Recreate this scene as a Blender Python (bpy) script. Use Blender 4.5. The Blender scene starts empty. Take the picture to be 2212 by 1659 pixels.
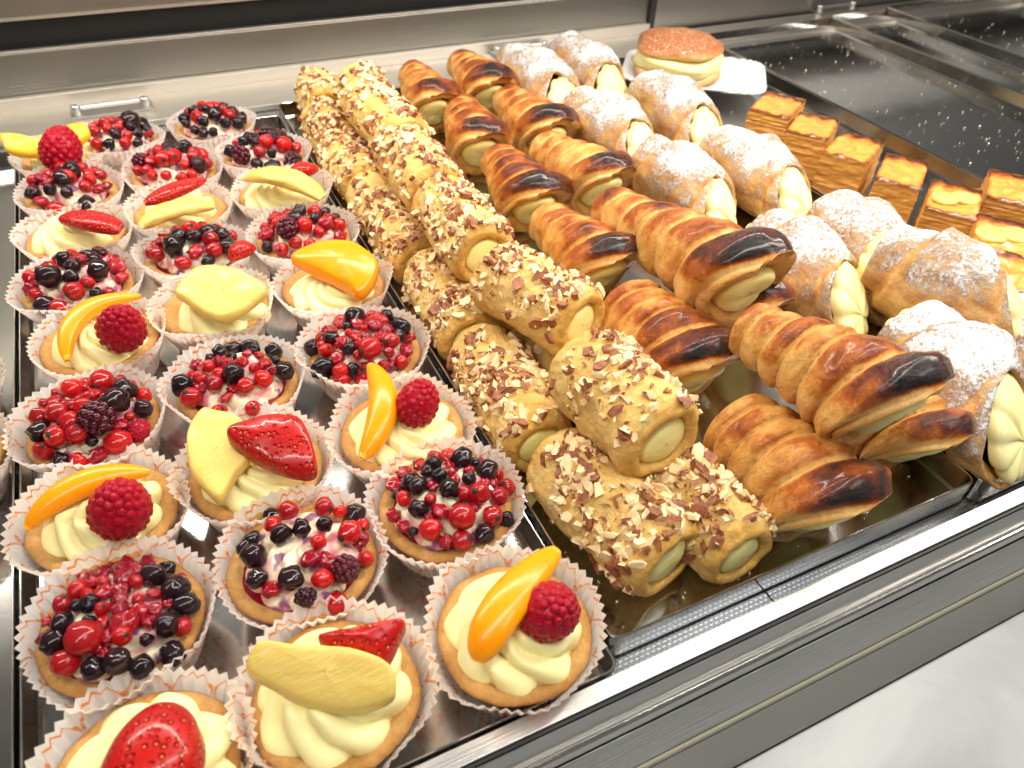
import bpy, math, random
import numpy as np
from mathutils import Vector, Matrix, noise, Euler
PI = math.pi
S = bpy.context.scene
COL = S.collection
# ------------------------------------------------------------------ camera
H = 0.315
IMC = (1106.0, 829.5); FPX = 1651.0
RW = ((0.90129303, -0.26209367, 0.34493157), (-0.4318599, -0.6063979, 0.66766654), (0.0341746, -0.75072532, -0.65972994))
CAMP = Vector((-0.12475, -0.13726, H))
cam = bpy.data.objects.new("camera", bpy.data.cameras.new("camera")); COL.objects.link(cam)
cx = Vector((RW[0][0], RW[1][0], RW[2][0])); cy = -Vector((RW[0][1], RW[1][1], RW[2][1])); cz = -Vector((RW[0][2], RW[1][2], RW[2][2]))
m = Matrix((cx, cy, cz)).transposed().to_4x4(); m.translation = CAMP
cam.matrix_world = m
cam.data.sensor_width = 36; cam.data.lens = 36 * FPX / 2212.0
cam.data.clip_start = 0.01; cam.data.clip_end = 50
cam.data.dof.use_dof = True; cam.data.dof.focus_distance = 0.42; cam.data.dof.aperture_fstop = 13.0
S.camera = cam
def at(px, py, z):
    """world point on the horizontal plane z seen at photo position (px,py) of a 2212 px wide view"""
    v = (px - IMC[0], py - IMC[1], FPX)
    d = [sum(RW[i][k] * v[k] for k in range(3)) for i in range(3)]
    t = (z - H) / d[2]
    return Vector((CAMP.x + d[0] * t, CAMP.y + d[1] * t, z))
def aty(px, py, y):
    v = (px - IMC[0], py - IMC[1], FPX)
    d = [sum(RW[i][k] * v[k] for k in range(3)) for i in range(3)]
    t = (y - CAMP.y) / d[1]
    return Vector((CAMP.x + d[0] * t, y, H + d[2] * t))
# ------------------------------------------------------------------ world and lamps
w = bpy.data.worlds.new("World"); S.world = w; w.use_nodes = True
nt = w.node_tree; bg = nt.nodes["Background"]
tc = nt.nodes.new("ShaderNodeTexCoord"); sp = nt.nodes.new("ShaderNodeSeparateXYZ"); rp = nt.nodes.new("ShaderNodeValToRGB")
nt.links.new(tc.outputs["Generated"], sp.inputs[0]); nt.links.new(sp.outputs["Z"], rp.inputs[0]); nt.links.new(rp.outputs[0], bg.inputs[0])
rp.color_ramp.elements[0].position = 0.0; rp.color_ramp.elements[0].color = (.10, .085, .07, 1)
rp.color_ramp.elements[1].position = 0.7; rp.color_ramp.elements[1].color = (.50, .47, .43, 1)
bg.inputs[1].default_value = 0.27
def area(name, loc, target, sx, sy, power, color):
    l = bpy.data.lights.new(name, 'AREA'); l.shape = 'RECTANGLE'; l.size = sx; l.size_y = sy; l.energy = power; l.color = color
    o = bpy.data.objects.new(name, l); COL.objects.link(o); o.location = loc
    o.rotation_euler = (Vector(target) - Vector(loc)).to_track_quat('-Z', 'Y').to_euler()
    return o
area("case_lamp", (0.20, 0.42, 0.46), (0.15, 0.27, 0.0), 1.8, 0.022, 10.0, (1.0, .92, .80))
area("front_case_lamp", (0.15, -0.02, 0.52), (0.10, 0.20, 0.0), 1.6, 0.02, 5.0, (1.0, .94, .84))
area("shop_fill_lamp", (0.9, -0.9, 1.6), (0.2, 0.1, 0), 0.9, 0.5, 9.0, (.94, .97, 1.0))  # added fill from the shop side, brightens the front faces
S.view_settings.view_transform = 'Standard'; S.view_settings.look = 'None'
S.view_settings.exposure = 0.10; S.view_settings.gamma = 1.0
S.render.engine = 'CYCLES'
# ------------------------------------------------------------------ object helpers
def tag(o, label=None, cat=None, group=None, kind=None):
    if label: o['label'] = label
    if cat: o['category'] = cat
    if group: o['group'] = group
    if kind: o['kind'] = kind
    return o
def empty(name, loc, rot=(0, 0, 0), label=None, cat=None, group=None):
    o = bpy.data.objects.new(name, None); COL.objects.link(o); o.location = loc; o.rotation_euler = rot
    o.empty_display_size = .01
    return tag(o, label, cat, group)
def mesh(name, V, F, mats, smooth=True, midx=None, uv=None, attrs=None):
    me = bpy.data.meshes.new(name)
    me.from_pydata([tuple(v) for v in V], [], F)
    for mm in (mats if isinstance(mats, (list, tuple)) else [mats]): me.materials.append(mm)
    if smooth: me.polygons.foreach_set("use_smooth", [True] * len(F))
    if midx is not None: me.polygons.foreach_set("material_index", midx)
    if uv is not None:
        l = me.uv_layers.new(name="UVMap")
        li = np.zeros(len(me.loops), dtype=np.int32); me.loops.foreach_get("vertex_index", li)
        l.data.foreach_set("uv", np.array(uv, dtype=np.float32)[li].ravel())
    for k, vals in (attrs or {}).items():
        a = me.attributes.new(k, 'FLOAT', 'POINT'); a.data.foreach_set("value", np.array(vals, dtype=np.float32))
    me.update()
    return me
def obj(name, me, parent=None, loc=(0, 0, 0), rot=(0, 0, 0), scale=(1, 1, 1), link=True):
    o = bpy.data.objects.new(name, me); COL.objects.link(o)
    if parent: o.parent = parent
    o.location = loc; o.rotation_euler = rot; o.scale = scale
    return o
def grid(nu, nv, wrap_u=False, flip=False, base=0):
    """faces of a (nv rows) x (nu cols) vertex grid"""
    F = []
    for j in range(nv - 1):
        for i in range(nu if wrap_u else nu - 1):
            a = base + j * nu + i; b = base + j * nu + (i + 1) % nu; c = b + nu; d = a + nu
            F.append((a, d, c, b) if flip else (a, b, c, d))
    return F
def n1(x, y=0, z=0): return noise.noise(Vector((x, y, z)))
def box(V, F, x0, x1, y0, y1, z0, z1):
    b = len(V); V += [(x0, y0, z0), (x1, y0, z0), (x1, y1, z0), (x0, y1, z0), (x0, y0, z1), (x1, y0, z1), (x1, y1, z1), (x0, y1, z1)]
    F += [tuple(b + i for i in f) for f in ((0, 3, 2, 1), (4, 5, 6, 7), (0, 1, 5, 4), (1, 2, 6, 5), (2, 3, 7, 6), (3, 0, 4, 7))]
def boxobj(name, x0, x1, y0, y1, z0, z1, mat, parent=None, bevel=0.0):
    V, F = [], []; box(V, F, x0, x1, y0, y1, z0, z1)
    o = obj(name, mesh(name, V, F, mat, smooth=False), parent)
    if bevel:
        b = o.modifiers.new("Bevel", 'BEVEL'); b.width = bevel; b.segments = 2; b.limit_method = 'ANGLE'
    return o
def extrude_x(name, prof, x0, x1, mat, parent=None, bevel=0, nx=2):
    """closed (y,z) profile swept along X"""
    V = []; n = len(prof)
    for k in range(nx):
        x = x0 + (x1 - x0) * k / (nx - 1)
        V += [(x, p[0], p[1]) for p in prof]
    F = []
    for k in range(nx - 1):
        for i in range(n):
            a = k * n + i; b = k * n + (i + 1) % n
            F.append((a, b, b + n, a + n))
    F.append(tuple(range(n))[::-1]); F.append(tuple((nx - 1) * n + i for i in range(n)))
    o = obj(name, mesh(name, V, F, mat, smooth=False), parent)
    if bevel:
        b = o.modifiers.new("Bevel", 'BEVEL'); b.width = bevel; b.segments = 2; b.limit_method = 'ANGLE'
    return o
# ------------------------------------------------------------------ material helpers
class NM:
    def __init__(s, name):
        s.m = bpy.data.materials.new(name); s.m.use_nodes = True; s.t = s.m.node_tree
        s.b = s.t.nodes["Principled BSDF"]; s.out = s.t.nodes["Material Output"]
    def n(s, typ, **kw):
        nd = s.t.nodes.new("ShaderNode" + typ)
        for k, v in kw.items():
            if k in nd.inputs.keys():
                s.set(nd.inputs[k], v)
            else: setattr(nd, k, v)
        return nd
    def set(s, inp, v):
        if isinstance(v, bpy.types.NodeSocket): s.t.links.new(v, inp)
        else: inp.default_value = v
    def P(s, **kw):
        for k, v in kw.items(): s.set(s.b.inputs[k.replace('_', ' ')], v)
        return s
    def coord(s, kind="Object", scale=(1, 1, 1), loc=(0, 0, 0)):
        t = s.n("TexCoord"); mp = s.n("Mapping"); s.t.links.new(t.outputs[kind], mp.inputs[0])
        mp.inputs["Scale"].default_value = scale; mp.inputs["Location"].default_value = loc
        return mp.outputs[0]
    def noise(s, vec, scale, detail=4, rough=.55, out="Fac", dist=0):
        nd = s.n("TexNoise"); s.set(nd.inputs["Vector"], vec); nd.inputs["Scale"].default_value = scale
        nd.inputs["Detail"].default_value = detail; nd.inputs["Roughness"].default_value = rough; nd.inputs["Distortion"].default_value = dist
        return nd.outputs[out]
    def vor(s, vec, scale, feature='F1', out="Distance", rnd=1.0):
        nd = s.n("TexVoronoi"); nd.feature = feature; s.set(nd.inputs["Vector"], vec); nd.inputs["Scale"].default_value = scale
        nd.inputs["Randomness"].default_value = rnd
        return nd.outputs[out]
    def ramp(s, fac, stops):
        nd = s.n("ValToRGB"); s.set(nd.inputs[0], fac); cr = nd.color_ramp
        while len(cr.elements) < len(stops): cr.elements.new(0.5)
        for e, (p, c) in zip(cr.elements, stops):
            e.position = p; e.color = (c[0], c[1], c[2], 1) if isinstance(c, (tuple, list)) else (c, c, c, 1)
        return nd.outputs[0]
    def math(s, op, a, b=None, c=None, clamp=False):
        nd = s.n("Math"); nd.operation = op; nd.use_clamp = clamp
        s.set(nd.inputs[0], a)
        if b is not None: s.set(nd.inputs[1], b)
        if c is not None: s.set(nd.inputs[2], c)
        return nd.outputs[0]
    def mix(s, fac, a, b, mode='MIX'):
        nd = s.n("Mix"); nd.data_type = 'RGBA'; nd.blend_type = mode
        s.set(nd.inputs[0], fac)
        for i, v in ((6, a), (7, b)):
            s.set(nd.inputs[i], v if isinstance(v, bpy.types.NodeSocket) else (v[0], v[1], v[2], 1))
        return nd.outputs[2]
    def attr(s, name):
        nd = s.n("Attribute"); nd.attribute_name = name; return nd.outputs["Fac"]
    def bump(s, h, dist=.001, strength=1.0, normal=None):
        nd = s.n("Bump"); s.set(nd.inputs["Height"], h); nd.inputs["Distance"].default_value = dist; nd.inputs["Strength"].default_value = strength
        if normal is not None: s.set(nd.inputs["Normal"], normal)
        s.t.links.new(nd.outputs[0], s.b.inputs["Normal"]); return nd.outputs[0]
    def rnd(s):
        return s.n("ObjectInfo").outputs["Random"]
def steel(name, base, rough, bscale=(1, 1, 1), brush=0.0, smudge=.08):
    M = NM(name); v = M.coord("Object")
    sm = M.noise(v, 14, 5, .6); r = M.math('MULTIPLY_ADD', sm, smudge, rough - smudge * .5)
    M.P(Metallic=1.0, Roughness=r, Base_Color=M.mix(sm, [c * .9 for c in base], base))
    if brush:
        vb = M.coord("Object", bscale); M.bump(M.noise(vb, 60, 3, .6), .0004, brush)
    else:
        M.bump(M.noise(v, 9, 2, .5), .004, .12)
    return M.m
M_TRAY = steel("tray_steel", (.50, .49, .47), .14, smudge=.14)
M_RIM = steel('highlight_rim_steel', (.82, .80, .76), .16)  # brighter base colour paints a highlight along the tray rims
M_RAIL = steel("brushed_rail_steel", (.86, .86, .84), .34, (.4, 25, 25), .25)
M_WALLPANEL = steel("brushed_panel_steel", (.42, .40, .37), .42, (.5, 20, 20), .2)
M_LEDGE = steel("warm_ledge_steel", (.70, .66, .60), .42, (.5, 20, 20), .2)
def emboss_mat(name, base, sc, rough, dist):
    M = NM(name); v = M.coord("Object", (1, 1, 1))
    br = M.n("TexBrick"); M.set(br.inputs["Vector"], v); br.inputs["Scale"].default_value = sc
    br.inputs["Mortar Size"].default_value = .09; br.inputs["Mortar Smooth"].default_value = .8
    br.inputs["Brick Width"].default_value = .5; br.inputs["Row Height"].default_value = .35
    br.inputs["Color1"].default_value = (1, 1, 1, 1); br.inputs["Color2"].default_value = (1, 1, 1, 1); br.inputs["Mortar"].default_value = (0, 0, 0, 1)
    M.P(Metallic=1.0, Roughness=rough, Base_Color=(*base, 1)); M.bump(br.outputs["Color"], dist, 1.0)
    return M.m
M_EMB = emboss_mat("embossed_steel", (.55, .56, .57), 170, .26, .0016)
M_EMBB = NM("embossed_back_steel")
_v = M_EMBB.coord("Object", (1, 1, 1)); M_EMBB.P(Metallic=1.0, Roughness=.38, Base_Color=(.33, .32, .29, 1))
M_EMBB.bump(M_EMBB.vor(_v, 330, rnd=.15), .0006, .6); M_EMBB = M_EMBB.m
M_BLACK = NM("black_gap").P(Base_Color=(.004, .004, .004, 1), Roughness=.6).m
M_BLACKRUB = NM("black_seal").P(Base_Color=(.02, .018, .016, 1), Roughness=.5).m
_M = NM("marble"); _v = _M.coord("Object"); _n = _M.noise(_v, 9, 8, .6, dist=1.2)
_M.P(Base_Color=_M.ramp(_n, [(.3, (.36, .38, .39)), (.5, (.44, .46, .47)), (.75, (.48, .49, .50))]), Roughness=.25); M_MARBLE = _M.m
M_YEL = NM("yellow_seal").P(Base_Color=(.55, .52, .38, 1), Roughness=.45).m
M_WHITE = NM("white_card"); _v = M_WHITE.coord(); M_WHITE.P(Base_Color=(.80, .80, .80, 1), Roughness=.6); M_WHITE.bump(M_WHITE.noise(_v, 300, 2), .0003, .3); M_WHITE = M_WHITE.m

# paper of the tart cases: orange scallop print
def paper(name, ink, white, paperrough=.7):
    M = NM(name); uv = M.n("UVMap").outputs[0]; sx = M.n("SeparateXYZ"); M.set(sx.inputs[0], uv)
    wob = M.noise(uv, 6, 2); wob = M.math('MULTIPLY_ADD', wob, .35, -.17)
    u = M.math('MULTIPLY', sx.outputs["X"], 13.0); v = M.math('ADD', M.math('MULTIPLY', sx.outputs["Y"], 4.0), wob)
    row = M.math('FLOOR', v); fv = M.math('FRACT', v)
    odd = M.math('MULTIPLY', M.math('MODULO', row, 2.0), .5)
    fu = M.math('SUBTRACT', M.math('FRACT', M.math('ADD', u, odd)), .5)
    a2 = M.math('POWER', M.math('ABSOLUTE', fu), 2.0); b2 = M.math('POWER', M.math('MULTIPLY', fv, .62), 2.0)
    d = M.math('SQRT', M.math('ADD', a2, b2))
    ln = M.math('LESS_THAN', M.math('ABSOLUTE', M.math('SUBTRACT', d, .47)), .030)
    fade = M.ramp(M.noise(uv, 30, 2), [(.30, .25), (.6, 1.0)])
    c = M.mix(M.math('MULTIPLY', ln, fade), white, ink)
    M.P(Base_Color=c, Roughness=paperrough)
    tr = M.n("BsdfTranslucent"); M.set(tr.inputs[0], c); mx = M.n("MixShader"); mx.inputs[0].default_value = .55
    M.t.links.new(M.b.outputs[0], mx.inputs[1]); M.t.links.new(tr.outputs[0], mx.inputs[2]); M.t.links.new(mx.outputs[0], M.out.inputs[0])
    return M.m
M_PAPER = paper("printed_paper", (.95, .32, .07), (.93, .90, .87))
M_PAPERB = paper("brown_printed_paper", (.35, .17, .12), (.75, .68, .64))

def crust(name, pale, brown, dark, sc=1.0):
    M = NM(name); v = M.coord("Object"); n = M.noise(v, 70 * sc, 5, .65); f = M.noise(v, 430, 5, .8)
    a = M.attr("brown"); k = M.math('ADD', a, M.math('MULTIPLY_ADD', n, .5, -.25), clamp=True)
    c = M.ramp(k, [(.0, pale), (.5, brown), (1.0, dark)])
    c = M.mix(M.ramp(f, [(.42, 0.0), (.68, .55)]), c, [x * .72 for x in brown])
    M.P(Base_Color=c, Roughness=.62, Subsurface_Weight=.06, Subsurface_Radius=(.006, .003, .001), Subsurface_Scale=.4)
    M.bump(M.math('ADD', f, M.math('MULTIPLY', M.vor(v, 230), .8)), .0020, .85)
    return M.m
M_TART = crust("tart_shortcrust", (.78, .48, .17), (.60, .29, .07), (.34, .12, .025))
M_ROLL = crust("roll_shortcrust", (.95, .68, .24), (.82, .45, .09), (.42, .15, .03), .8)
def creamm(name, base, stain=None):
    M = NM(name); v = M.coord("Object"); c = base
    if stain:
        k = M.ramp(M.noise(v, 75, 3, .6, dist=.6), [(.44, 0.0), (.60, 1.0)])
        k2 = M.ramp(M.noise(M.coord("Object", loc=(3, 1, 0)), 110, 2, .5), [(.56, 0.0), (.64, .9)])
        c = M.mix(k, base, stain[0]); c = M.mix(k2, c, stain[1]); M.P(Base_Color=c)
    else: M.P(Base_Color=(*base, 1))
    M.P(Roughness=.42, Subsurface_Weight=.25, Subsurface_Radius=(.010, .007, .003), Subsurface_Scale=.3)
    M.bump(M.noise(v, 260, 3, .5), .0005, .35)
    return M.m
M_CREAM = creamm("pastry_cream", (.91, .83, .40))
M_CREAMB = creamm("berry_stained_cream", (.88, .78, .55), ((.74, .22, .30), (.20, .035, .16)))
M_CREAMG = creamm("roll_filling_cream", (.90, .82, .33))
# fruits
def fruitm(name, base, rough=.15, sss=.2, coat=.5, var=.5, bump=None, dark=None):
    M = NM(name); v = M.coord("Object"); r = M.rnd()
    c = M.mix(M.math('MULTIPLY', r, var), base, dark or [x * .35 for x in base])
    c = M.mix(M.math('MULTIPLY', M.noise(v, 160, 2), .35), c, [x * .55 for x in base])
    M.P(Base_Color=c, Roughness=rough, Coat_Weight=coat, Coat_Roughness=.045, Subsurface_Weight=sss, Subsurface_Radius=(.006, .001, .001), Subsurface_Scale=.4, Specular_IOR_Level=.12)
    if bump: M.bump(M.noise(v, bump[0], 3, .6), bump[1], .6)
    return M.m
M_CUR = fruitm("currant_skin", (.56, .005, .005), .30, .12, .8, .75, (300, .0002), (.17, .003, .010))
M_CRU = fruitm("crushed_fruit", (.48, .006, .016), .12, .2, .8, .7, (260, .0009), (.16, .002, .02))
M_JUICE = NM('berry_juice').P(Base_Color=(.20, .004, .012, 1), Roughness=.08, Coat_Weight=.6).m
M_NUB = NM("dried_calyx").P(Base_Color=(.03, .015, .008, 1), Roughness=.8).m
M_BLU = fruitm("blueberry_skin", (.004, .002, .005), .60, 0, .75, .8, (300, .00035), (.030, .004, .010))
M_BLK = fruitm("blackberry_skin", (.030, .003, .010), .14, .05, .6, .8, None, (.11, .003, .016))
M_RAS = fruitm("raspberry_skin", (.40, .006, .020), .34, .15, .2, .35, None, (.25, .004, .022))
def fibre(name, base, dark, rough, sss, fs=(40, 40, 300), bump=.0006):
    M = NM(name); v = M.coord("Object", fs); n = M.noise(v, 8, 4, .6); v2 = M.coord("Object"); n2 = M.noise(v2, 55, 3)
    M.P(Base_Color=M.mix(M.math('MULTIPLY_ADD', n2, .8, M.math('MULTIPLY_ADD', n, .8, -.45), clamp=True), base, dark), Roughness=rough, Coat_Weight=.22, Coat_Roughness=.16, Specular_IOR_Level=.3,
        Subsurface_Weight=sss, Subsurface_Radius=(.012, .006, .001), Subsurface_Scale=.35)
    M.bump(n, bump, .5); return M.m
M_PEACH = fibre("peach_flesh", (1.0, .37, .004), (.90, .25, .002), .26, .25, (60, 60, 60), .0003)
M_ORANGE = fibre("orange_flesh", (1.0, .50, .01), (.92, .60, .05), .2, .2, (300, 40, 80), .0012)
M_PINE = fibre("pineapple_flesh", (.80, .62, .18), (.72, .46, .07), .30, .30, (14, 120, 50), .0010)
_M = NM("strawberry_skin"); _v = _M.coord("Object"); _d = _M.vor(_v, 340, rnd=.5)
_seed = _M.ramp(_d, [(.10, 1.0), (.17, 0.0)]); _dim = _M.ramp(_d, [(.0, 0.0), (.45, 1.0)])
_c = _M.mix(_M.noise(_v, 60, 2), (.55, .008, .006), (.34, .004, .005))
_M.P(Base_Color=_M.mix(_seed, _c, (.80, .42, .08)), Roughness=.34, Specular_IOR_Level=.3, Coat_Weight=.3, Coat_Roughness=.10, Subsurface_Weight=.12, Subsurface_Radius=(.006, .001, .001), Subsurface_Scale=.3)
_M.bump(_dim, .0022, .9); M_STRAW = _M.m
# puff pastry with baked colour
_M = NM("puff_pastry"); _v = _M.coord("Object"); _n = _M.noise(_v, 95, 5, .65, dist=.4); _fl = _M.noise(_M.coord("Object", (.5, 1, .5)), 380, 5, .7)
_pt = _M.ramp(_M.noise(_M.coord("Object", loc=(.3, .1, .7)), 48, 4, .6), [(.30, .45), (.62, 1.0)])
_k = _M.math('ADD', _M.math('MULTIPLY', _M.attr("brown"), _pt), _M.math('MULTIPLY_ADD', _n, .40, -.20), clamp=True)
_c = _M.ramp(_k, [(.0, (.90, .62, .25)), (.22, (.80, .45, .12)), (.42, (.46, .125, .014)), (.66, (.13, .020, .005)), (.96, (.012, .006, .005))])
_c = _M.mix(_M.math('MULTIPLY', _fl, .5), _c, (.62, .36, .14), 'MULTIPLY')
_M.P(Base_Color=_c, Roughness=_M.math('MULTIPLY_ADD', _k, -.28, .50), Coat_Weight=_M.math('MULTIPLY', _k, .42, clamp=True), Coat_Roughness=.14, Specular_IOR_Level=.3,
     Subsurface_Weight=.05, Subsurface_Radius=(.006, .003, .001), Subsurface_Scale=.3)
_M.bump(_M.math('ADD', _fl, _M.math('MULTIPLY', _n, 1.5)), .0022, .8); M_PUFF = _M.m
# sugared pastry
_M = NM("sugared_pastry"); _v = _M.coord("Object"); _n = _M.noise(_v, 50, 4, .6); _g = _M.noise(_v, 420, 4, .75)
_base = _M.ramp(_M.noise(_M.coord("Object", (1, .4, 1)), 110, 5, .65), [(.3, (.80, .52, .22)), (.5, (.60, .31, .09)), (.72, (.30, .10, .02))])
_cov = _M.math('MULTIPLY_ADD', _n, 1.1, _M.math('ADD', _M.attr("sugar"), -.58)); _cov = _M.math('ADD', _cov, _M.math('MULTIPLY_ADD', _g, 1.6, -.8))
_cov = _M.ramp(_cov, [(.36, 0.0), (.66, 1.0)])
_M.P(Base_Color=_M.mix(_cov, _base, (.82, .80, .81)), Roughness=_M.math('MULTIPLY_ADD', _cov, .35, .5))
_M.bump(_M.math('ADD', _M.math('MULTIPLY', _cov, .8), _M.noise(_v, 240, 5, .75)), .0022, .85); M_SUGAR = _M.m
M_NUTP = NM("almond_flesh"); _v = M_NUTP.coord("Object"); M_NUTP.P(Base_Color=M_NUTP.ramp(M_NUTP.noise(_v, 240, 2), [(.3, (.93, .77, .48)), (.7, (.82, .56, .26))]), Roughness=.5); M_NUTP = M_NUTP.m
M_NUTS = NM("almond_skin"); _v = M_NUTS.coord("Object"); M_NUTS.P(Base_Color=M_NUTS.ramp(M_NUTS.noise(_v, 300, 2), [(.35, (.38, .13, .045)), (.65, (.17, .045, .018))]), Roughness=.55); M_NUTS = M_NUTS.m
# square tart
_M = NM("layered_pastry_side"); _v = _M.coord("Object", (.25, .25, 1)); _n = _M.noise(_v, 330, 3, .5, dist=.3); _n2 = _M.noise(_M.coord("Object"), 70, 3)
_M.P(Base_Color=_M.mix(_M.math('MULTIPLY', _n2, .8), _M.ramp(_n, [(.30, (.50, .22, .04)), (.50, (.64, .31, .055)), (.70, (.72, .41, .10))]), (.50, .21, .03)), Roughness=.5)
_M.bump(_n, .0012, .8); M_LAYER = _M.m
_M = NM("glazed_tart_top"); _v = _M.coord("Object"); _n = _M.noise(_v, 120, 4, .6, dist=.6)
_k = _M.math('ADD', _M.attr("brown"), _M.math('MULTIPLY_ADD', _n, .9, -.45), clamp=True)
_M.P(Base_Color=_M.ramp(_k, [(.0, (.74, .40, .09)), (.35, (.62, .25, .035)), (.6, (.30, .07, .010)), (1, (.07, .013, .005))]), Roughness=.25, Coat_Weight=.4, Coat_Roughness=.15)
_M.bump(_n, .0018, .8); M_TOP = _M.m
_M = NM("bun_crust"); _v = _M.coord("Object"); _n = _M.noise(_v, 60, 4, .6); _g = _M.noise(_v, 500, 3, .7)
_c = _M.ramp(_M.math('ADD', _M.attr("brown"), _M.math('MULTIPLY_ADD', _n, .5, -.25), clamp=True), [(.0, (.82, .66, .32)), (.4, (.70, .36, .11)), (1, (.42, .13, .03))])
_sg = _M.ramp(_g, [(.56, 0.0), (.66, .8)])
_M.P(Base_Color=_M.mix(_sg, _c, (.88, .82, .76)), Roughness=.55); _M.bump(_g, .0006, .6); M_BUN = _M.m
M_CRUMB = NM("sugar_crumb").P(Base_Color=(.85, .78, .62, 1), Roughness=.6).m
# ------------------------------------------------------------------ the display case
F_Z = -0.002
tag(boxobj("case_floor", -.75, .0875, -.0155, .735, -.012, F_Z, M_EMB), kind='structure')
tag(boxobj("case_floor", .0885, 1.9, -.0155, .735, -.012, F_Z, M_EMB), kind='structure')
# front edge: steel rail, slot, ridge, seal and the sill
rail = empty("front_rail", (0, -.02, 0), label="long brushed steel edge rail running along the front of the trays", cat="rail")
def rail_part(name, prof, mat, bevel=.0004):
    o = extrude_x(name, [(y + .02, z) for y, z in prof], -.8, 2.0, mat, rail, bevel); return o
rail_part("top_band", [(-.0160, .0145), (-.0235, .0145), (-.0235, -.02), (-.0160, -.02)], M_RAIL)
rail_part("seal_strip", [(-.0238, .0128), (-.0250, .0128), (-.0250, -.02), (-.0238, -.02)], M_BLACKRUB, 0)
rail_part("sloping_band", [(-.0253, .0118), (-.0305, .0035), (-.0305, -.02), (-.0253, -.02)], M_RAIL)
_pr = [(-.0308, -.02), (-.0308, .0045), (-.0316, .0058), (-.0328, .0058), (-.0336, .0045), (-.0336, -.02)]
rail_part("glass_channel_lip", _pr[::-1], M_TRAY, .0003)
rail_part("lower_band", [(-.0340, -.002), (-.0430, -.0150), (-.0430, -.05), (-.0340, -.05)], M_RAIL)
rail_part("yellow_seal_strip", [(-.0434, -.0150), (-.0442, -.0165), (-.0442, -.05), (-.0434, -.05)], M_YEL, 0)
rail_part("kick_panel", [(-.0446, -.0200), (-.0530, -.0470), (-.0530, -.09), (-.0446, -.09)], M_WALLPANEL)
tag(boxobj("counter_top", -.8, 2.0, -1.2, -.0534, -.08, -.0480, M_MARBLE, bevel=.001),
    "pale marble slab in front of and below the steel rail", "counter")
# back of the case
tag(boxobj("back_ledge", -.8, 2.0, .668, .7340, F_Z + .0005, .0045, M_LEDGE, bevel=.0008), "beige steel ledge behind the trays along the rear panel", "ledge")
tag(boxobj("back_step", -.8, .5040, .7345, .7420, -.002, .0165, M_LEDGE, bevel=.0006), "narrow steel step above the beige ledge, left of the corner post", "step")
wl = empty("rear_wall", (-.1, .745, .0), label="dull steel rear panel with fine embossing, left of the corner post", cat="panel")
_z1 = aty(0, 114, .744).z - .0028
def bp(name, prof, mat, x0=-.75, x1=.5040, par=wl, loc=(-.1, .745)):
    return extrude_x(name, [(y - loc[1], z) for y, z in prof], x0 - loc[0], x1 - loc[0], mat, par, .0004)
bp("sheet", [(.7425, .017), (.7425, .0165), (.7500, .0160), (.7500, _z1), (.7440, _z1)], M_EMBB)
bp("rim", [(.7436, _z1 + .0003), (.7500, _z1 + .0003), (.7500, _z1 + .0028), (.7436, _z1 + .0028)], M_LEDGE)
o = boxobj("dark_opening", -.65, .604, .015, .07, -.02 + _z1 + .02, .26, M_BLACK, wl)
up = empty("upper_wall", (-.1, .78, _z1 + .06), label="copper toned embossed panel above the black gap at the back", cat="panel")
_zz = aty(0, 47, .755).z + .0025
extrude_x("sheet", [(-.025, _zz - _z1 - .06), (-.0225, _zz - _z1 - .06), (-.0225, .22), (-.025, .22)], -.65, .604, M_EMBB, up, 0)
extrude_x("rim", [(-.027, _zz - _z1 - .0625), (-.0225, _zz - _z1 - .0625), (-.0225, _zz - _z1 - .0602), (-.027, _zz - _z1 - .0602)], -.65, .604, M_LEDGE, up, 0)
tag(boxobj("corner_post", .5045, .5125, .737, .748, -.002, .30, M_BLACKRUB, bevel=.0006), "thin dark upright post where the two rear panels meet", "post")
M_GREYP = NM("grey_paint").P(Base_Color=(.42, .43, .43, 1), Roughness=.5).m
sp_ = empty("side_wall", (1.2, .746, .0), label="smooth grey steel rear panel right of the corner post, bands added for tray reflections", cat="panel")  # sheets above the lowest are added bands that reflect as stripes in the trays
for nm_, z0_, z1_, y_, m_ in (("lower_sheet", .0050, .050, .7425, M_WALLPANEL), ("reflected_dark_band", .0502, .072, .7460, M_BLACK), ("reflected_middle_band", .0722, .100, .7425, M_WALLPANEL), ("reflected_upper_band", .1002, .175, .7425, M_WHITE), ("reflected_dark_band", .1752, .198, .7460, M_BLACKRUB), ("reflected_upper_band", .1982, .50, .7425, M_GREYP)):
    boxobj(nm_, .5130 - 1.2, .9, y_ - .746, .006, z0_, z1_, m_, sp_)

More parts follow.
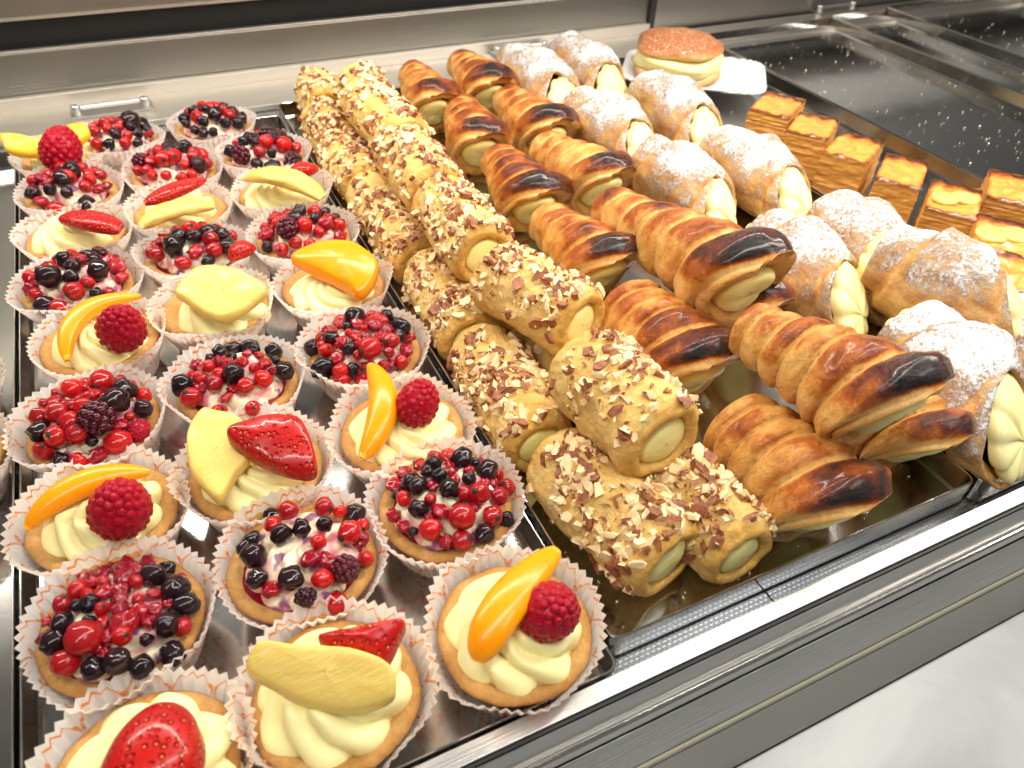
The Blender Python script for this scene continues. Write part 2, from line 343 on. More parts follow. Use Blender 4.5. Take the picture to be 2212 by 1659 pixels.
def tray(name, x0, x1, y0, y1, hgt, label, z0=0.0):
    e = empty(name, ((x0 + x1) / 2, (y0 + y1) / 2, z0), label=label, cat="tray")
    hx, hy = (x1 - x0) / 2, (y1 - y0) / 2; t = .0011; r = .005
    # rounded-corner pan made of one closed shell: outer wall, rim, inner wall, floor
    def ring(hx, hy, r, z, n=5):
        P = []
        for cxx, cyy, a0 in ((hx - r, hy - r, 0), (-hx + r, hy - r, PI / 2), (-hx + r, -hy + r, PI), (hx - r, -hy + r, 1.5 * PI)):
            for k in range(n): a = a0 + PI / 2 * k / (n - 1); P.append((cxx + r * math.cos(a), cyy + r * math.sin(a), z))
        return P
    rings = [ring(hx, hy, r, 0.0), ring(hx, hy, r, hgt - .0003), ring(hx - .0003, hy - .0003, r, hgt), ring(hx - t + .0003, hy - t + .0003, r - .0004, hgt),
             ring(hx - t, hy - t, r - .0004, hgt - .0003), ring(hx - t - .0012, hy - t - .0012, r - .001, .0022), ring(hx - t - .0026, hy - t - .0026, r - .002, .0008)]
    V = [p for rr in rings for p in rr]; n = len(rings[0])
    F = grid(n, len(rings), True)
    V2 = list(rings[-1]); wallm = mesh("tray_wall", V, F, [M_TRAY, M_RIM], smooth=False, midx=[1 if n <= k < 4 * n else 0 for k in range(len(F))])
    obj("tray_wall", wallm, e)
    nb = 26; Vf, Ff = [], []
    fx, fy = hx - t - .0026, hy - t - .0026
    for j in range(nb):
        for i in range(nb):
            x = -fx + 2 * fx * i / (nb - 1); y = -fy + 2 * fy * j / (nb - 1)
            Vf.append((x, y, .0008))
    Ff = grid(nb, nb)
    obj("tray_floor", mesh("tray_floor", Vf, Ff, M_TRAY), e)
    return e
TH = .0150
tray("display_tray", -.4580, -.2310, -.0145, .615, TH, "partly seen steel tray at the left edge of the photo")
tray("display_tray", -.2290, -.0040, -.0147, .612, TH, "steel tray holding the fruit tarts in paper cases")
tray("display_tray", -.0005, .2275, -.0030, .640, TH, "steel tray holding almond rolls and cream horns")
tray("display_tray", .2290, .3800, -.0075, .640, TH, "narrow steel tray under the sugar dusted pastries")
tray("display_tray", .3825, .5400, -.0060, .640, TH, "steel tray under the square fruit slices")
tray("display_tray", .5425, .7680, -.0060, .680, TH, "wide empty steel tray right of the square slices, scattered with sugar")
tray("display_tray", .7705, .8830, -.0060, .690, TH, "narrow empty steel tray second from the right")
tray("display_tray", .8855, 1.1500, -.0060, .700, TH, "empty steel tray at the far right behind a small crumb trail")
def bracket(px, py, label, ln=.075):
    c = at(px, py, .0055); e = empty("tray_bracket", (c.x, c.y, .0055), label=label, cat="bracket")
    bpl = boxobj("base_plate", -ln / 2, ln / 2, -.011, .011, -.0009, .0012, M_WALLPANEL, e, .0004)
    for s in (-1, 1):
        V = []; n = 14
        for z in (.0012, .008, .0092, .0092):
            rr = .0045 if z < .009 else .0040
            if len(V) >= 3 * n: rr = .001
            V += [(s * ln * .42 + rr * math.cos(2 * PI * k / n), rr * math.sin(2 * PI * k / n), z) for k in range(n)]
        obj("stud", mesh("stud", V, grid(n, 4, True), M_RAIL), bpl)
    V = []; n = 10
    for x in (-ln * .36, ln * .36):
        V += [(x, .0022 * math.cos(2 * PI * k / n), .006 + .0022 * math.sin(2 * PI * k / n)) for k in range(n)]
    obj("bar", mesh("bar", V, grid(n, 2, True, True), M_RAIL), e)
bracket(243, 238, "steel bracket with two studs behind the berry tart at the back left")
bracket(1125, 112, "steel bracket with a dark recess behind the glazed horns")
bracket(1805, 22, "steel bracket with shiny studs at the top right behind the empty trays")

# ------------------------------------------------------------------ fruit meshes
def uvs(nu, nv, fn):
    V = []; 
    for j in range(nv):
        ph = PI * j / (nv - 1)
        for i in range(nu): V.append(fn(2 * PI * i / nu, ph))
    return V
def ball_mesh(name, mats, nub, seed, wr=.04, nu=18, nv=12):
    V = []
    for j in range(nv):
        ph = PI * j / (nv - 1)
        for i in range(nu):
            th = 2 * PI * i / nu
            d = Vector((math.sin(ph) * math.cos(th), math.sin(ph) * math.sin(th), math.cos(ph)))
            r = 1 + wr * n1(d.x * 1.6 + seed, d.y * 1.6, d.z * 1.6)
            if nub == 'dent' and ph < .45: r *= 1 - .16 * (1 - ph / .45)
            if nub == 'nub' and ph < .32: r *= 1 + .10 * (1 - ph / .32)
            V.append(d * r)
    F = grid(nu, nv, True, True)
    mi = [0] * len(F)
    if nub == 'nub':
        for k in range(nu): mi[k] = 1
    return mesh(name, V, F, mats, midx=mi)
CUR = [ball_mesh("red_currant", [M_CUR, M_NUB], 'nub', s * 7.3, .13) for s in range(6)]
BLU = [ball_mesh("blueberry", [M_BLU, M_NUB], 'dent', s * 5.1, .24) for s in range(6)]
def crushed_mesh(seed):
    V = []
    nu, nv = 14, 9
    for j in range(nv):
        ph = PI * j / (nv - 1)
        for i in range(nu):
            th = 2 * PI * i / nu; d = Vector((math.sin(ph) * math.cos(th), math.sin(ph) * math.sin(th), math.cos(ph)))
            r = 1 + .75 * n1(d.x * 1.9 + seed, d.y * 1.9, d.z * 1.9); v = d * r; v.z *= .6; V.append(v)
    return mesh("crushed_berry", V, grid(nu, nv, True, True), M_CRU)
CRU = [crushed_mesh(s * 3.7) for s in range(4)]
def drupe_mesh(name, mat, n, seed, rx=1, rz=1.1, dr=.25, cone=.12, core=.84):
    """a cluster berry: small beads on an egg"""
    rg = random.Random(seed); V, F = [], []
    nu, nv = 8, 6
    def bead(c, r):
        b = len(V)
        for j in range(nv):
            ph = PI * j / (nv - 1)
            for i in range(nu):
                th = 2 * PI * i / nu; V.append((c.x + r * math.sin(ph) * math.cos(th), c.y + r * math.sin(ph) * math.sin(th), c.z + r * math.cos(ph)))
        F.extend(grid(nu, nv, True, True, b))
    for k in range(n):
        z = 1 - 2 * (k + .5) / n; a = k * 2.39996 + rg.uniform(-.08, .08); rr = math.sqrt(max(0, 1 - z * z))
        tp = 1 - cone * (z + 1) / 1.0
        bead(Vector((rx * rr * math.cos(a) * tp, rx * rr * math.sin(a) * tp, z * rz)) * (core - .05), dr * rg.uniform(.88, 1.12))
    b = len(V)
    V += [Vector((math.sin(PI * j / 7) * math.cos(2 * PI * i / 12) * rx, math.sin(PI * j / 7) * math.sin(2 * PI * i / 12) * rx, math.cos(PI * j / 7) * rz)) * (core - .03) for j in range(8) for i in range(12)]
    F.extend(grid(12, 8, True, True, b))
    return mesh(name, V, F, mat)
RAS = [drupe_mesh("raspberry", M_RAS, 105, 3, dr=.175, core=.95), drupe_mesh("raspberry", M_RAS, 115, 8, dr=.168, core=.95)]
BLK = [drupe_mesh("blackberry", M_BLK, 40, 5, dr=.28, cone=.05), drupe_mesh("blackberry", M_BLK, 34, 9, dr=.30, cone=.05)]

def lens(name, mat, P0, PM, P1, wid, thk, power=.55, tri=.0, seed=0, rough=0.0, nu=20, nv=26, fold=None):
    """bent slice: thick strip along a quadratic curve, tapering at the ends"""
    V = []
    P0, PM, P1 = Vector(P0), Vector(PM), Vector(P1)
    for j in range(nv):
        t = j / (nv - 1); q = 2 * PM - .5 * (P0 + P1)
        c = (1 - t) ** 2 * P0 + 2 * t * (1 - t) * q + t * t * P1
        d = (2 * (1 - t) * (q - P0) + 2 * t * (P1 - q)).normalized()
        up = Vector((0, 0, 1)); sd = d.cross(up).normalized(); up = sd.cross(d).normalized()
        if fold: rot = Matrix.Rotation(fold, 3, d); sd = rot @ sd; up = rot @ up
        s = max(.02, math.sin(PI * (.02 + .96 * t))) ** power
        for i in range(nu):
            a = 2 * PI * i / nu; ca, sa = math.cos(a), math.sin(a)
            x = math.copysign(abs(ca) ** .8, ca) * wid / 2 * s; z = math.copysign(abs(sa) ** .8, sa) * thk / 2 * s
            z += tri * thk * s * (1 - abs(ca)) 
            k = 1 + rough * n1(t * 6 + seed, ca * 2, sa * 2)
            V.append(c + sd * x * k + up * z * k)
    F = grid(nu, nv, True, True); F.append(tuple(range(nu))[::-1]); F.append(tuple((nv - 1) * nu + i for i in range(nu)))
    return mesh(name, V, F, mat)
def slab(name, mat, P, thk, sag=0.0, seed=0):
    """solid slice with the given outline (3-D points), rounded edges"""
    n = len(P); P = [Vector(p) for p in P]; c = sum(P, Vector()) / n
    A_ = np.array([[p.x, p.y, 1] for p in P]); k_ = np.linalg.lstsq(A_, np.array([p.z for p in P]), rcond=None)[0]
    for p in P: p.z = float(k_[0] * p.x + k_[1] * p.y + k_[2])
    # resample outline smooth
    Q = []
    for i in range(n):
        a, b, cc, d = P[i - 1], P[i], P[(i + 1) % n], P[(i + 2) % n]
        for k in range(4):
            t = k / 4; Q.append(.5 * ((2 * b) + (-a + cc) * t + (2 * a - 5 * b + 4 * cc - d) * t * t + (-a + 3 * b - 3 * cc + d) * t ** 3))
    n = len(Q); V = []; rings = [(0.02, -.5), (.5, -.5), (.93, -.48), (1.0, -.25), (1.0, .25), (.965, .45), (.90, .5), (.7, .5), (.45, .5), (.2, .5), (.02, .5)]
    nr = Vector((0, 0, 1))
    for s, h in rings:
        for k, q in enumerate(Q):
            v = c + (q - c) * s
            v = v + nr * (h * thk + sag * (1 - s * s) + .0010 * n1(v.x * 110 + seed, v.y * 110, h) + .00025 * n1(v.x * 400, v.y * 400, seed))
            V.append(v)
    return mesh(name, V, grid(n, len(rings), True, False), mat)

# ------------------------------------------------------------------ tarts
def case_mesh(seed, mat, R=.0385, open_=0.0, N=52):
    nu = N * 4 + 1; V, UV = [], []
    rows = [(.004, .0006), (.018, .0006), (.0262, .0008), (.0275, .0030), (.0298, .010), (.0330, .018), (.0362, .0255), (R, .0310)]
    for j, (r, z) in enumerate(rows):
        k = max(0, j - 2) / 5.0; am = .0002 + .00078 * min(1, k * 1.15)
        if j < 3: am = .0001 * j
        for i in range(nu):
            u = i / (nu - 1); a = 2 * PI * u; t = (u * N) % 1.0
            tri = (4 * abs(t - .5) - 1)
            wav = n1(math.cos(a) * 1.3 + seed, math.sin(a) * 1.3, seed) * (.0045 * k)
            rr = r + am * tri + wav + open_ * k * max(0, math.cos(a - 1.2 - seed)) 
            zz = z + (.0018 * n1(math.cos(a) * 2 + seed, math.sin(a) * 2, 4.4) + .0004 * tri) * k
            V.append((rr * math.cos(a), rr * math.sin(a), zz)); UV.append((u, j / 7 if j > 2 else 0.02 * j))
    return mesh("paper_case", V, grid(nu, len(rows)), mat, uv=UV, smooth=False)
def shell_mesh(seed, R=.0328):
    nu = 72; V, A = [], []
    rows = [(.0235, .0030), (.0262, .0075), (.0292, .0160), (R - .0004, .0222), (R, .0236), (R - .0010, .0246), (R - .0030, .0250), (R - .0054, .0244), (R - .0072, .0226), (R - .010, .0212), (.004, .0208)]
    for j, (r, z) in enumerate(rows):
        for i in range(nu):
            a = 2 * PI * i / nu; k = 1 + .05 * n1(math.cos(a) * 1.4 + seed, math.sin(a) * 1.4, 2) + .012 * n1(math.cos(a) * 9 + seed, math.sin(a) * 9, 2)
            zz = z + .0010 * n1(math.cos(a) * 3, math.sin(a) * 3, seed) * (z > .02)
            V.append((r * k * math.cos(a), r * k * math.sin(a), zz))
            A.append(max(0, min(1, {0: .4, 1: .4, 2: .42, 3: .5, 4: .62, 5: .55, 6: .35, 7: .28}.get(j, .3) + .3 * n1(math.cos(a) * 2.2, math.sin(a) * 2.2, seed + 3))))
    return mesh("pastry_shell", V, grid(nu, len(rows), True), M_TART, attrs={'brown': A})
def swirl_mesh(seed, mat, R=.0262, h=.014, ridges=8, amp=.26, twist=2.2, z0=.0215, off=(0, 0)):
    nu = 160; nv = 30; V = []
    for j in range(nv):
        s = j / (nv - 1)
        for i in range(nu):
            a = 2 * PI * i / nu
            ph = ridges * (a + twist * (1 - s) + .15 * n1(a * 2, s * 3, seed))
            rd = (abs(math.sin(ph / 2)) ** .7) * 2 - 1.1
            e = min(1, s * 1.6)
            r = s * R * (1 + amp * .42 * rd * e) * (1 + .10 * n1(math.cos(a) + seed, math.sin(a), 1.5))
            prof = max(0, 1 - s ** 2.3) ** .62
            tier = .10 * math.sin(s * 9.5 + a * 1.0 + seed)
            z = z0 + h * prof * (1 + amp * rd * e * .8 + tier * e) - (.0022 if s > .985 else 0)
            V.append((off[0] + r * math.cos(a), off[1] + r * math.sin(a), z))
    return mesh("cream_swirl", V, grid(nu, nv, True), mat)
def dome_z(r): return .0240 + .0145 * max(0, 1 - (r / .030) ** 2) ** .7
TARTG = "fruit tarts in pleated paper cases"
def tart_base(px, py, label, berry=False, seed=0, xy=None, tilt=(0, 0), h=.014, open_=0.0, mat=None, R=.0258, off=(0, 0), ridges=8):
    c = Vector((xy[0], xy[1], .0012)) if xy else at(px, py, .0012)
    e = empty("fruit_tart", c, (tilt[0], tilt[1], 0), label, "tart", TARTG)
    obj("paper_case", case_mesh(seed, mat or M_PAPER, open_=open_), e)
    obj("pastry_shell", shell_mesh(seed), e)
    if berry:
        obj('berry_juice', mesh('berry_juice', [((.0275 * q) * math.cos(a), (.0275 * q) * math.sin(a), .0232) for q in (1, .5, .02) for a in [2 * PI * k / 40 for k in range(40)]], grid(40, 3, True), M_JUICE), e)
    if berry: obj("cream_filling", swirl_mesh(seed, M_CREAMB, R=.0248, h=.0145, ridges=7, amp=.20, twist=1.6), e)
    else: obj("cream_swirl", swirl_mesh(seed, M_CREAM, R=R, h=h * 1.15, off=off, ridges=ridges), e)
    return e
def place(e, name, me, loc, r, rg, squash=1.0):
    if name == "crushed_berry": rot = (rg.uniform(-.4, .4), rg.uniform(-.4, .4), rg.uniform(0, 6.28))
    else: rot = (rg.uniform(-1.6, 1.6), rg.uniform(-1.6, 1.6), rg.uniform(0, 6.28))
    return obj(name, me, e, loc, rot, (r * rg.uniform(.92, 1.05), r * rg.uniform(.92, 1.05), r * rg.uniform(.84, 1.02)))
def berries_from(e, lst, seed):
    """lst: (px, py, diameter px, kind) measured on the photo; put each berry on the cream dome"""
    rg = random.Random(seed); o = e.location
    done = []
    for px, py, dpx, kd in lst:
        r = .005; z = .034
        for _ in range(3):
            p = at(px, py, z); lx, ly = p.x - o.x, p.y - o.y; rr = math.hypot(lx, ly)
            dist = (p - CAMP).length; r = dpx / 2 / FPX * dist * 1.0
            z = .0012 + dome_z(rr) + r * .55
        if rr > .0305: lx *= .0305 / rr; ly *= .0305 / rr
        q = (lx, ly, z - .0012)
        if kd == 'R': place(e, "red_currant", rg.choice(CUR), q, r, rg)
        elif kd == 'K': place(e, "blueberry", rg.choice(BLU), q, r, rg)
        elif kd == 'C': place(e, "crushed_berry", rg.choice(CRU), (q[0], q[1], q[2] - r * .2), r * 1.05, rg)
        elif kd == 'B': place(e, "blackberry", rg.choice(BLK), q, r, rg)
        elif kd == 'P': place(e, "raspberry", rg.choice(RAS), q, r, rg)
        done.append((lx, ly, r))
    return done
def berries_random(e, seed, n, pk=.35, pc=.15, pb=.03, rmin=.0040, rmax=.0056, done=None, rad=.0272):
    rg = random.Random(seed); done = list(done or []); t = 0; k = 0
    while k < n and t < 2500:
        t += 1; a = rg.uniform(0, 2 * PI); rr = rad * math.sqrt(rg.uniform(0, 1)); x, y = rr * math.cos(a), rr * math.sin(a)
        r = rg.uniform(rmin, rmax)
        if any((x - q[0]) ** 2 + (y - q[1]) ** 2 < ((r + q[2]) * .88) ** 2 for q in done): continue
        done.append((x, y, r)); k += 1; z = dome_z(rr) + r * .5; u = rg.random()
        if u < pk: place(e, "blueberry", rg.choice(BLU), (x, y, z), r, rg)
        elif u < pk + pc: place(e, "crushed_berry", rg.choice(CRU), (x, y, z - r * .2), r, rg)
        elif u < pk + pc + pb: place(e, "blackberry", rg.choice(BLK), (x, y, z), r * 1.35, rg)
        else: place(e, "red_currant", rg.choice(CUR), (x, y, z), r, rg)
def z2(l): return [(a * .3472, 548.6 + b * .3472, d * .3472, k) for a, b, d, k in l]
def z3(l): return [(a * .3472, 1083 + b * .3472, d * .3472, k) for a, b, d, k in l]
def z5(l): return [(713.2 + a * .3472, 548.6 + b * .3472, d * .3472, k) for a, b, d, k in l]
def z6(l): return [(713.2 + a * .3472, 1083 + b * .3472, d * .3472, k) for a, b, d, k in l]

A, B_, C_ = -.190, -.1155, -.041
# --- berry tarts measured berry by berry
e = tart_base(0, 0, "red currant tart with one central blackberry, above the large raspberry tart at left", True, 11, (A, .2155))
d = berries_from(e, z2([(530,785,90,'R'),(635,800,130,'R'),(740,780,80,'R'),(455,850,120,'R'),(575,870,80,'C'),(250,1020,110,'R'),(355,985,120,'R'),(520,950,100,'R'),(440,1050,120,'R'),(355,1140,130,'R'),(485,1140,120,'R'),(265,1210,105,'R'),(460,1240,110,'R'),(585,1200,95,'C'),(720,1145,150,'R'),(890,880,100,'R'),(850,1060,130,'P'),(775,845,140,'K'),(710,920,165,'K'),(245,1110,125,'K'),(355,1250,105,'K'),(890,960,110,'K'),(615,1050,190,'B')]), 1)
berries_random(e, 21, 16, .16, .62, 0, .0026, .0042, [(a, b, r * .72) for a, b, r in d], .0265)
e = tart_base(0, 0, "berry tart ringed by blueberries, the lowest berry tart at the left", True, 12, (A + .003, .0845))
d = berries_from(e, z3([(485,555,110,'R'),(395,640,110,'R'),(850,500,90,'R'),(640,560,110,'C'),(740,610,90,'C'),(740,660,90,'C'),(520,850,190,'R'),(760,840,110,'R'),(410,1000,140,'R'),(770,740,130,'C'),(870,670,90,'C'),(600,900,80,'C'),(1130,770,110,'R'),(960,670,70,'C'),(740,420,80,'C'),(620,450,90,'C'),(830,420,80,'C'),(950,460,140,'K'),(1090,540,160,'K'),(1160,640,150,'K'),(480,650,75,'K'),(390,770,140,'K'),(345,870,150,'K'),(1040,770,140,'K'),(1060,920,150,'K'),(580,1040,130,'K'),(735,1000,150,'K'),(870,1010,130,'K')]), 2)
berries_random(e, 22, 34, .16, .62, 0, .0026, .0042, [(a, b, r * .72) for a, b, r in d], .0265)
e = tart_base(0, 0, "berry tart with big blackberries, between the two strawberry and pineapple tarts", True, 13, (B_ + .004, .085))
d = berries_from(e, [(623,1105,44,'R'),(590,1135,36,'R'),(700,1097,44,'R'),(735,1105,28,'R'),(755,1150,52,'R'),(688,1170,36,'R'),(670,1205,40,'C'),(705,1210,38,'C'),(697,1252,46,'R'),(790,1130,32,'R'),(780,1165,34,'C'),(582,1105,32,'K'),(607,1155,48,'K'),(652,1140,40,'K'),(700,1133,36,'K'),(775,1105,50,'K'),(545,1165,38,'K'),(548,1200,52,'K'),(555,1250,46,'K'),(630,1250,52,'K'),(745,1230,64,'B'),(530,1185,38,'K'),(660,1290,46,'B'),(725,1290,46,'R'),(585,1270,40,'C'),(790,1205,34,'R')], 3)
e = tart_base(0, 0, "berry tart of glossy currants and blueberries just above the lowest peach tart", True, 14, (C_, .0880))
d = berries_from(e, z5([(735,1220,110,'R'),(570,1320,70,'R'),(1070,1360,90,'R'),(460,1520,100,'R'),(925,1490,150,'R'),(1050,1510,120,'R'),(1150,1440,120,'R'),(960,1250,95,'C'),(640,1310,110,'K'),(820,1280,150,'K'),(680,1380,110,'K'),(975,1350,140,'K'),(500,1420,120,'K'),(545,1440,130,'K'),(740,1460,135,'K'),(545,1590,125,'K')]) + z6([(625,180,150,'R'),(820,105,170,'R'),(820,235,140,'R'),(1010,90,140,'R'),(690,60,100,'C'),(960,190,130,'K'),(1105,115,105,'K')]), 4)
berries_random(e, 24, 26, .16, .62, 0, .0026, .0042, [(a, b, r * .72) for a, b, r in d], .0265)
e = tart_base(0, 0, "berry tart with much bare cream, above the pineapple wedge and pointed strawberry", True, 15, (B_, .2160))
d = berries_from(e, z2([(1300,700,80,'R'),(1410,680,90,'C'),(1500,665,80,'C'),(1635,680,100,'C'),(1640,790,110,'R'),(1530,840,105,'R'),(1335,810,110,'R'),(1190,890,130,'R'),(1250,770,90,'R'),(1410,895,75,'C'),(1565,930,100,'R'),(1355,960,100,'R'),(1240,830,80,'C'),(1370,620,95,'K'),(1440,565,110,'K'),(1565,550,110,'K'),(1700,605,105,'K'),(1755,590,85,'K'),(1450,745,120,'K'),(1770,730,120,'K'),(1140,820,140,'K')]), 5)
berries_random(e, 25, 14, .16, .62, 0, .0026, .0042, [(a, b, r * .72) for a, b, r in d], .0265)
e = tart_base(0, 0, "berry tart with violet stained cream, just below the tart with one broad peach", True, 16, (C_, .2175))
d = berries_from(e, z5([(35,385,100,'R'),(275,430,105,'C'),(215,350,65,'R'),(350,470,85,'C'),(380,545,115,'R'),(250,610,145,'R'),(440,650,95,'R'),(65,710,110,'R'),(200,730,100,'C'),(330,690,90,'R'),(365,620,75,'R'),(70,545,75,'C'),(470,590,85,'C'),(390,380,65,'R'),(150,400,130,'K'),(350,390,95,'K'),(440,455,120,'K'),(430,510,85,'K'),(10,520,95,'K'),(120,600,85,'K')]) + z2([(1945,580,115,'K'),(2005,695,155,'K'),(2120,725,110,'R'),(2000,525,80,'R'),(2030,600,90,'R')]), 6)
berries_random(e, 26, 30, .16, .62, 0, .0026, .0042, [(a, b, r * .72) for a, b, r in d], .0265)
# --- farther berry tarts
for px, py, xy, sd, n, pk, pc, lab, ex in (
    (158, 600, (A - .001, .3535), 31, 26, .22, .35, "dark red berry tart between strawberry slab tart and first peach tart", [(100, 598, 46, 'K'), (210, 590, 42, 'K'), (88, 650, 38, 'K'), (118, 652, 38, 'R'), (160, 640, 40, 'R')]),
    (145, 400, (A, .4920), 32, 28, .12, .5, "berry tart of crushed red fruit, just above the red strawberry slab", [(130, 380, 34, 'K'), (150, 370, 36, 'K'), (185, 425, 38, 'K'), (155, 408, 30, 'R'), (105, 440, 34, 'R')]),
    (250, 255, (-.1500, .5720), 33, 26, .32, .12, "berry tart at the back left whose paper case is split open at the front", [(235, 235, 34, 'K'), (232, 255, 30, 'K'), (280, 265, 36, 'K'), (308, 265, 36, 'K'), (250, 212, 30, 'R')]),
    (450, 232, (-.0700, .5760), 34, 26, .50, .1, "berry tart at the back right of the tart tray, mostly blueberries", [(420, 235, 30, 'K'), (445, 215, 30, 'R'), (475, 213, 34, 'R'), (425, 213, 26, 'R'), (460, 245, 30, 'K')]),
    (390, 355, (B_ + .002, .5000), 35, 24, .28, .2, "berry tart with pale pink currants, directly above the long strawberry slice", [(352, 355, 32, 'R'), (375, 352, 32, 'R'), (365, 330, 30, 'K'), (396, 322, 30, 'K'), (425, 360, 32, 'K'), (413, 335, 26, 'R'), (440, 330, 28, 'R')]),
    (435, 545, (B_ - .001, .3620), 36, 26, .35, .2, "berry tart behind the pineapple fan, with a bit of strawberry", [(373, 545, 44, 'K'), (445, 505, 34, 'K'), (478, 510, 30, 'K'), (492, 540, 40, 'K'), (410, 500, 32, 'R'), (452, 523, 32, 'R'), (463, 555, 32, 'R')]),
    (585, 325, (C_, .5000), 37, 22, .45, .08, "berry tart with blackberry on its back rim, behind the arched pineapple tart", [(602, 290, 40, 'B'), (633, 335, 40, 'B'), (520, 345, 38, 'B'), (574, 322, 30, 'R'), (610, 318, 34, 'R'), (588, 350, 36, 'K')]),
    (655, 505, (C_ - .002, .3600), 38, 26, .18, .3, "berry tart just above the wide peach tart, with a small blackberry on the cream", [(617, 497, 46, 'B'), (653, 485, 34, 'R'), (697, 480, 34, 'R'), (632, 468, 26, 'K'), (572, 525, 26, 'K'), (603, 530, 30, 'R'), (718, 520, 46, 'P')])):
    e = tart_base(0, 0, lab, True, sd, xy, open_=.010 if sd == 33 else 0, tilt=(.05 * (sd % 3 - 1), .03))
    d = berries_from(e, ex, sd); berries_random(e, sd + 50, n, pk, pc, .03, done=d)
    if sd == 36:
        p0, p1 = at(495, 572, .041), at(548, 545, .043)
        obj("strawberry_piece", lens("strawberry_piece", M_STRAW, p0 - e.location, (p0 + p1) / 2 + Vector((0, 0, .004)) - e.location, p1 - e.location, .014, .010), e)
# --- fruit slice tarts
def slice3(e, name, mat, pts, z, wid, thk, lift=.004, **kw):
    P = [at(a, b, zz) - e.location for (a, b), zz in zip(pts, z)]
    return obj(name, lens(name, mat, P[0], P[1], P[2], wid, thk, **kw), e)
def rasp(e, px, py, rpx, z=.047, rot=(.5, .2, 0), k=0):
    p = at(px, py, z); r = rpx / FPX * (p - CAMP).length
    obj("raspberry", RAS[k], e, p - e.location, rot, (r * .95, r * .95, r * .95))
e = tart_base(0, 0, "cream tart with thin curved peach slice and raspberry, upper one in the left column", False, 41, (A + .008, .2880), h=.012)
slice3(e, "peach_slice", M_PEACH, [(146, 780), (175, 680), (305, 640)], (.036, .043, .040), .0125, .009, tri=.1, power=.5)
rasp(e, 262, 708, 51)
e = tart_base(0, 0, "large cream tart with long curved peach slice and raspberry, at the left photo edge", False, 42, (A, .1475), h=.013)
slice3(e, "peach_slice", M_PEACH, [(58, 1142), (170, 1050), (322, 1020)], (.036, .044, .040), .0135, .010, tri=.1, power=.5)
rasp(e, 259, 1098, 65, .047, (.4, -.2, 1), 1)
e = tart_base(0, 0, "cream tart with an upright peach wedge and raspberry, touching the almond roll tray rim", False, 43, (C_ - .002, .1455), h=.010, R=.0270)
slice3(e, "peach_slice", M_PEACH, [(782, 990), (828, 880), (800, 790)], (.034, .042, .042), .0155, .012, tri=.1, power=.45)
rasp(e, 903, 870, 52, .044, (.5, -.1, 2))
e = tart_base(0, 0, "cream tart with wide peach slice and raspberry, at its tray's front right corner", False, 44, (C_ + .001, .0140), h=.014, R=.0275, ridges=8)
slice3(e, "peach_slice", M_PEACH, [(1035, 1425), (1090, 1310), (1200, 1190)], (.041, .050, .042), .0175, .010, tri=.1, power=.38)
rasp(e, 1187, 1320, 71, .045, (.5, -.4, 1), 1)
e = tart_base(0, 0, "cream tart covered by one broad shiny peach half, no berries on it", False, 45, (C_ + .002, .2915), h=.010, off=(-.003, -.006))
P = [at(*p, z) - e.location for p, z in (((632, 572), .041), ((648, 546), .046), ((695, 528), .049), ((755, 529), .049), ((800, 556), .046), ((818, 585), .042), ((803, 622), .039), ((775, 640), .038), ((745, 622), .039), ((690, 596), .041))]
obj("peach_slice", slab("peach_slice", M_PEACH, P, .009, .004), e)
e = tart_base(0, 0, "cream tart with a ragged orange slice and pointed raspberry at the back left corner", False, 46, (A, .5620), h=.012, tilt=(0, -.05))
P = [at(*p, z) - e.location for p, z in (((6, 287), .050), ((40, 296), .0485), ((85, 296), .048), ((130, 284), .049), ((188, 277), .049), ((202, 296), .045), ((160, 318), .041), ((110, 334), .038), ((60, 338), .037), ((24, 330), .039), ((12, 308), .045))]
obj("orange_slice", slab("orange_slice", M_ORANGE, P, .006, .0015, 12), e)
rasp(e, 139, 322, 39, .048, (-.4, .5, 0))
# pineapple tarts
e = tart_base(0, 0, "cream tart topped by a pale pineapple fan only, in the middle column", False, 47, (B_ + .001, .2965), h=.014, off=(.003, -.005))
P = [at(*p, z) - e.location for p, z in (((378, 630), .047), ((422, 590), .051), ((462, 580), .053), ((514, 587), .053), ((555, 607), .051), ((578, 630), .048), ((555, 656), .045), ((517, 682), .042), ((486, 691), .041), ((451, 687), .041), ((406, 656), .044))]
obj("pineapple_slice", slab("pineapple_slice", M_PINE, P, .007, .0006, 3), e)
e = tart_base(0, 0, "cream tart with a broad pineapple wedge and a large pointed strawberry piece", False, 48, (B_ - .004, .1475), h=.013)
P = [at(*p, z) - e.location for p, z in (((439, 889), .047), ((468, 893), .047), ((521, 911), .047), ((545, 950), .046), ((541, 990), .044), ((512, 1026), .042), ((488, 1066), .040), ((470, 1082), .039), ((446, 1062), .039), ((415, 1024), .040), ((406, 965), .042), ((411, 924), .045))]
obj("pineapple_slice", slab("pineapple_slice", M_PINE, P, .0075, .0004, 5), e)
P = [at(*p, z) - e.location for p, z in (((493, 945), .052), ((540, 918), .054), ((605, 905), .054), ((655, 920), .052), ((682, 985), .046), ((680, 1028), .042), ((640, 1030), .043), ((575, 1005), .047), ((520, 975), .050))]
obj("strawberry_piece", slab("strawberry_piece", M_STRAW, P, .010, .004, 6), e)
e = tart_base(0, 0, "large cream tart with a translucent pineapple slab over a strawberry wedge at the front edge", False, 49, (B_, .0180), h=.015, R=.0275, ridges=8)
P = [at(*p, z) - e.location for p, z in (((690, 1385), .052), ((780, 1362), .053), ((870, 1345), .052), ((866, 1385), .047), ((835, 1440), .044), ((790, 1435), .046), ((730, 1410), .050))]
obj("strawberry_piece", slab("strawberry_piece", M_STRAW, P, .009, .003, 7), e)
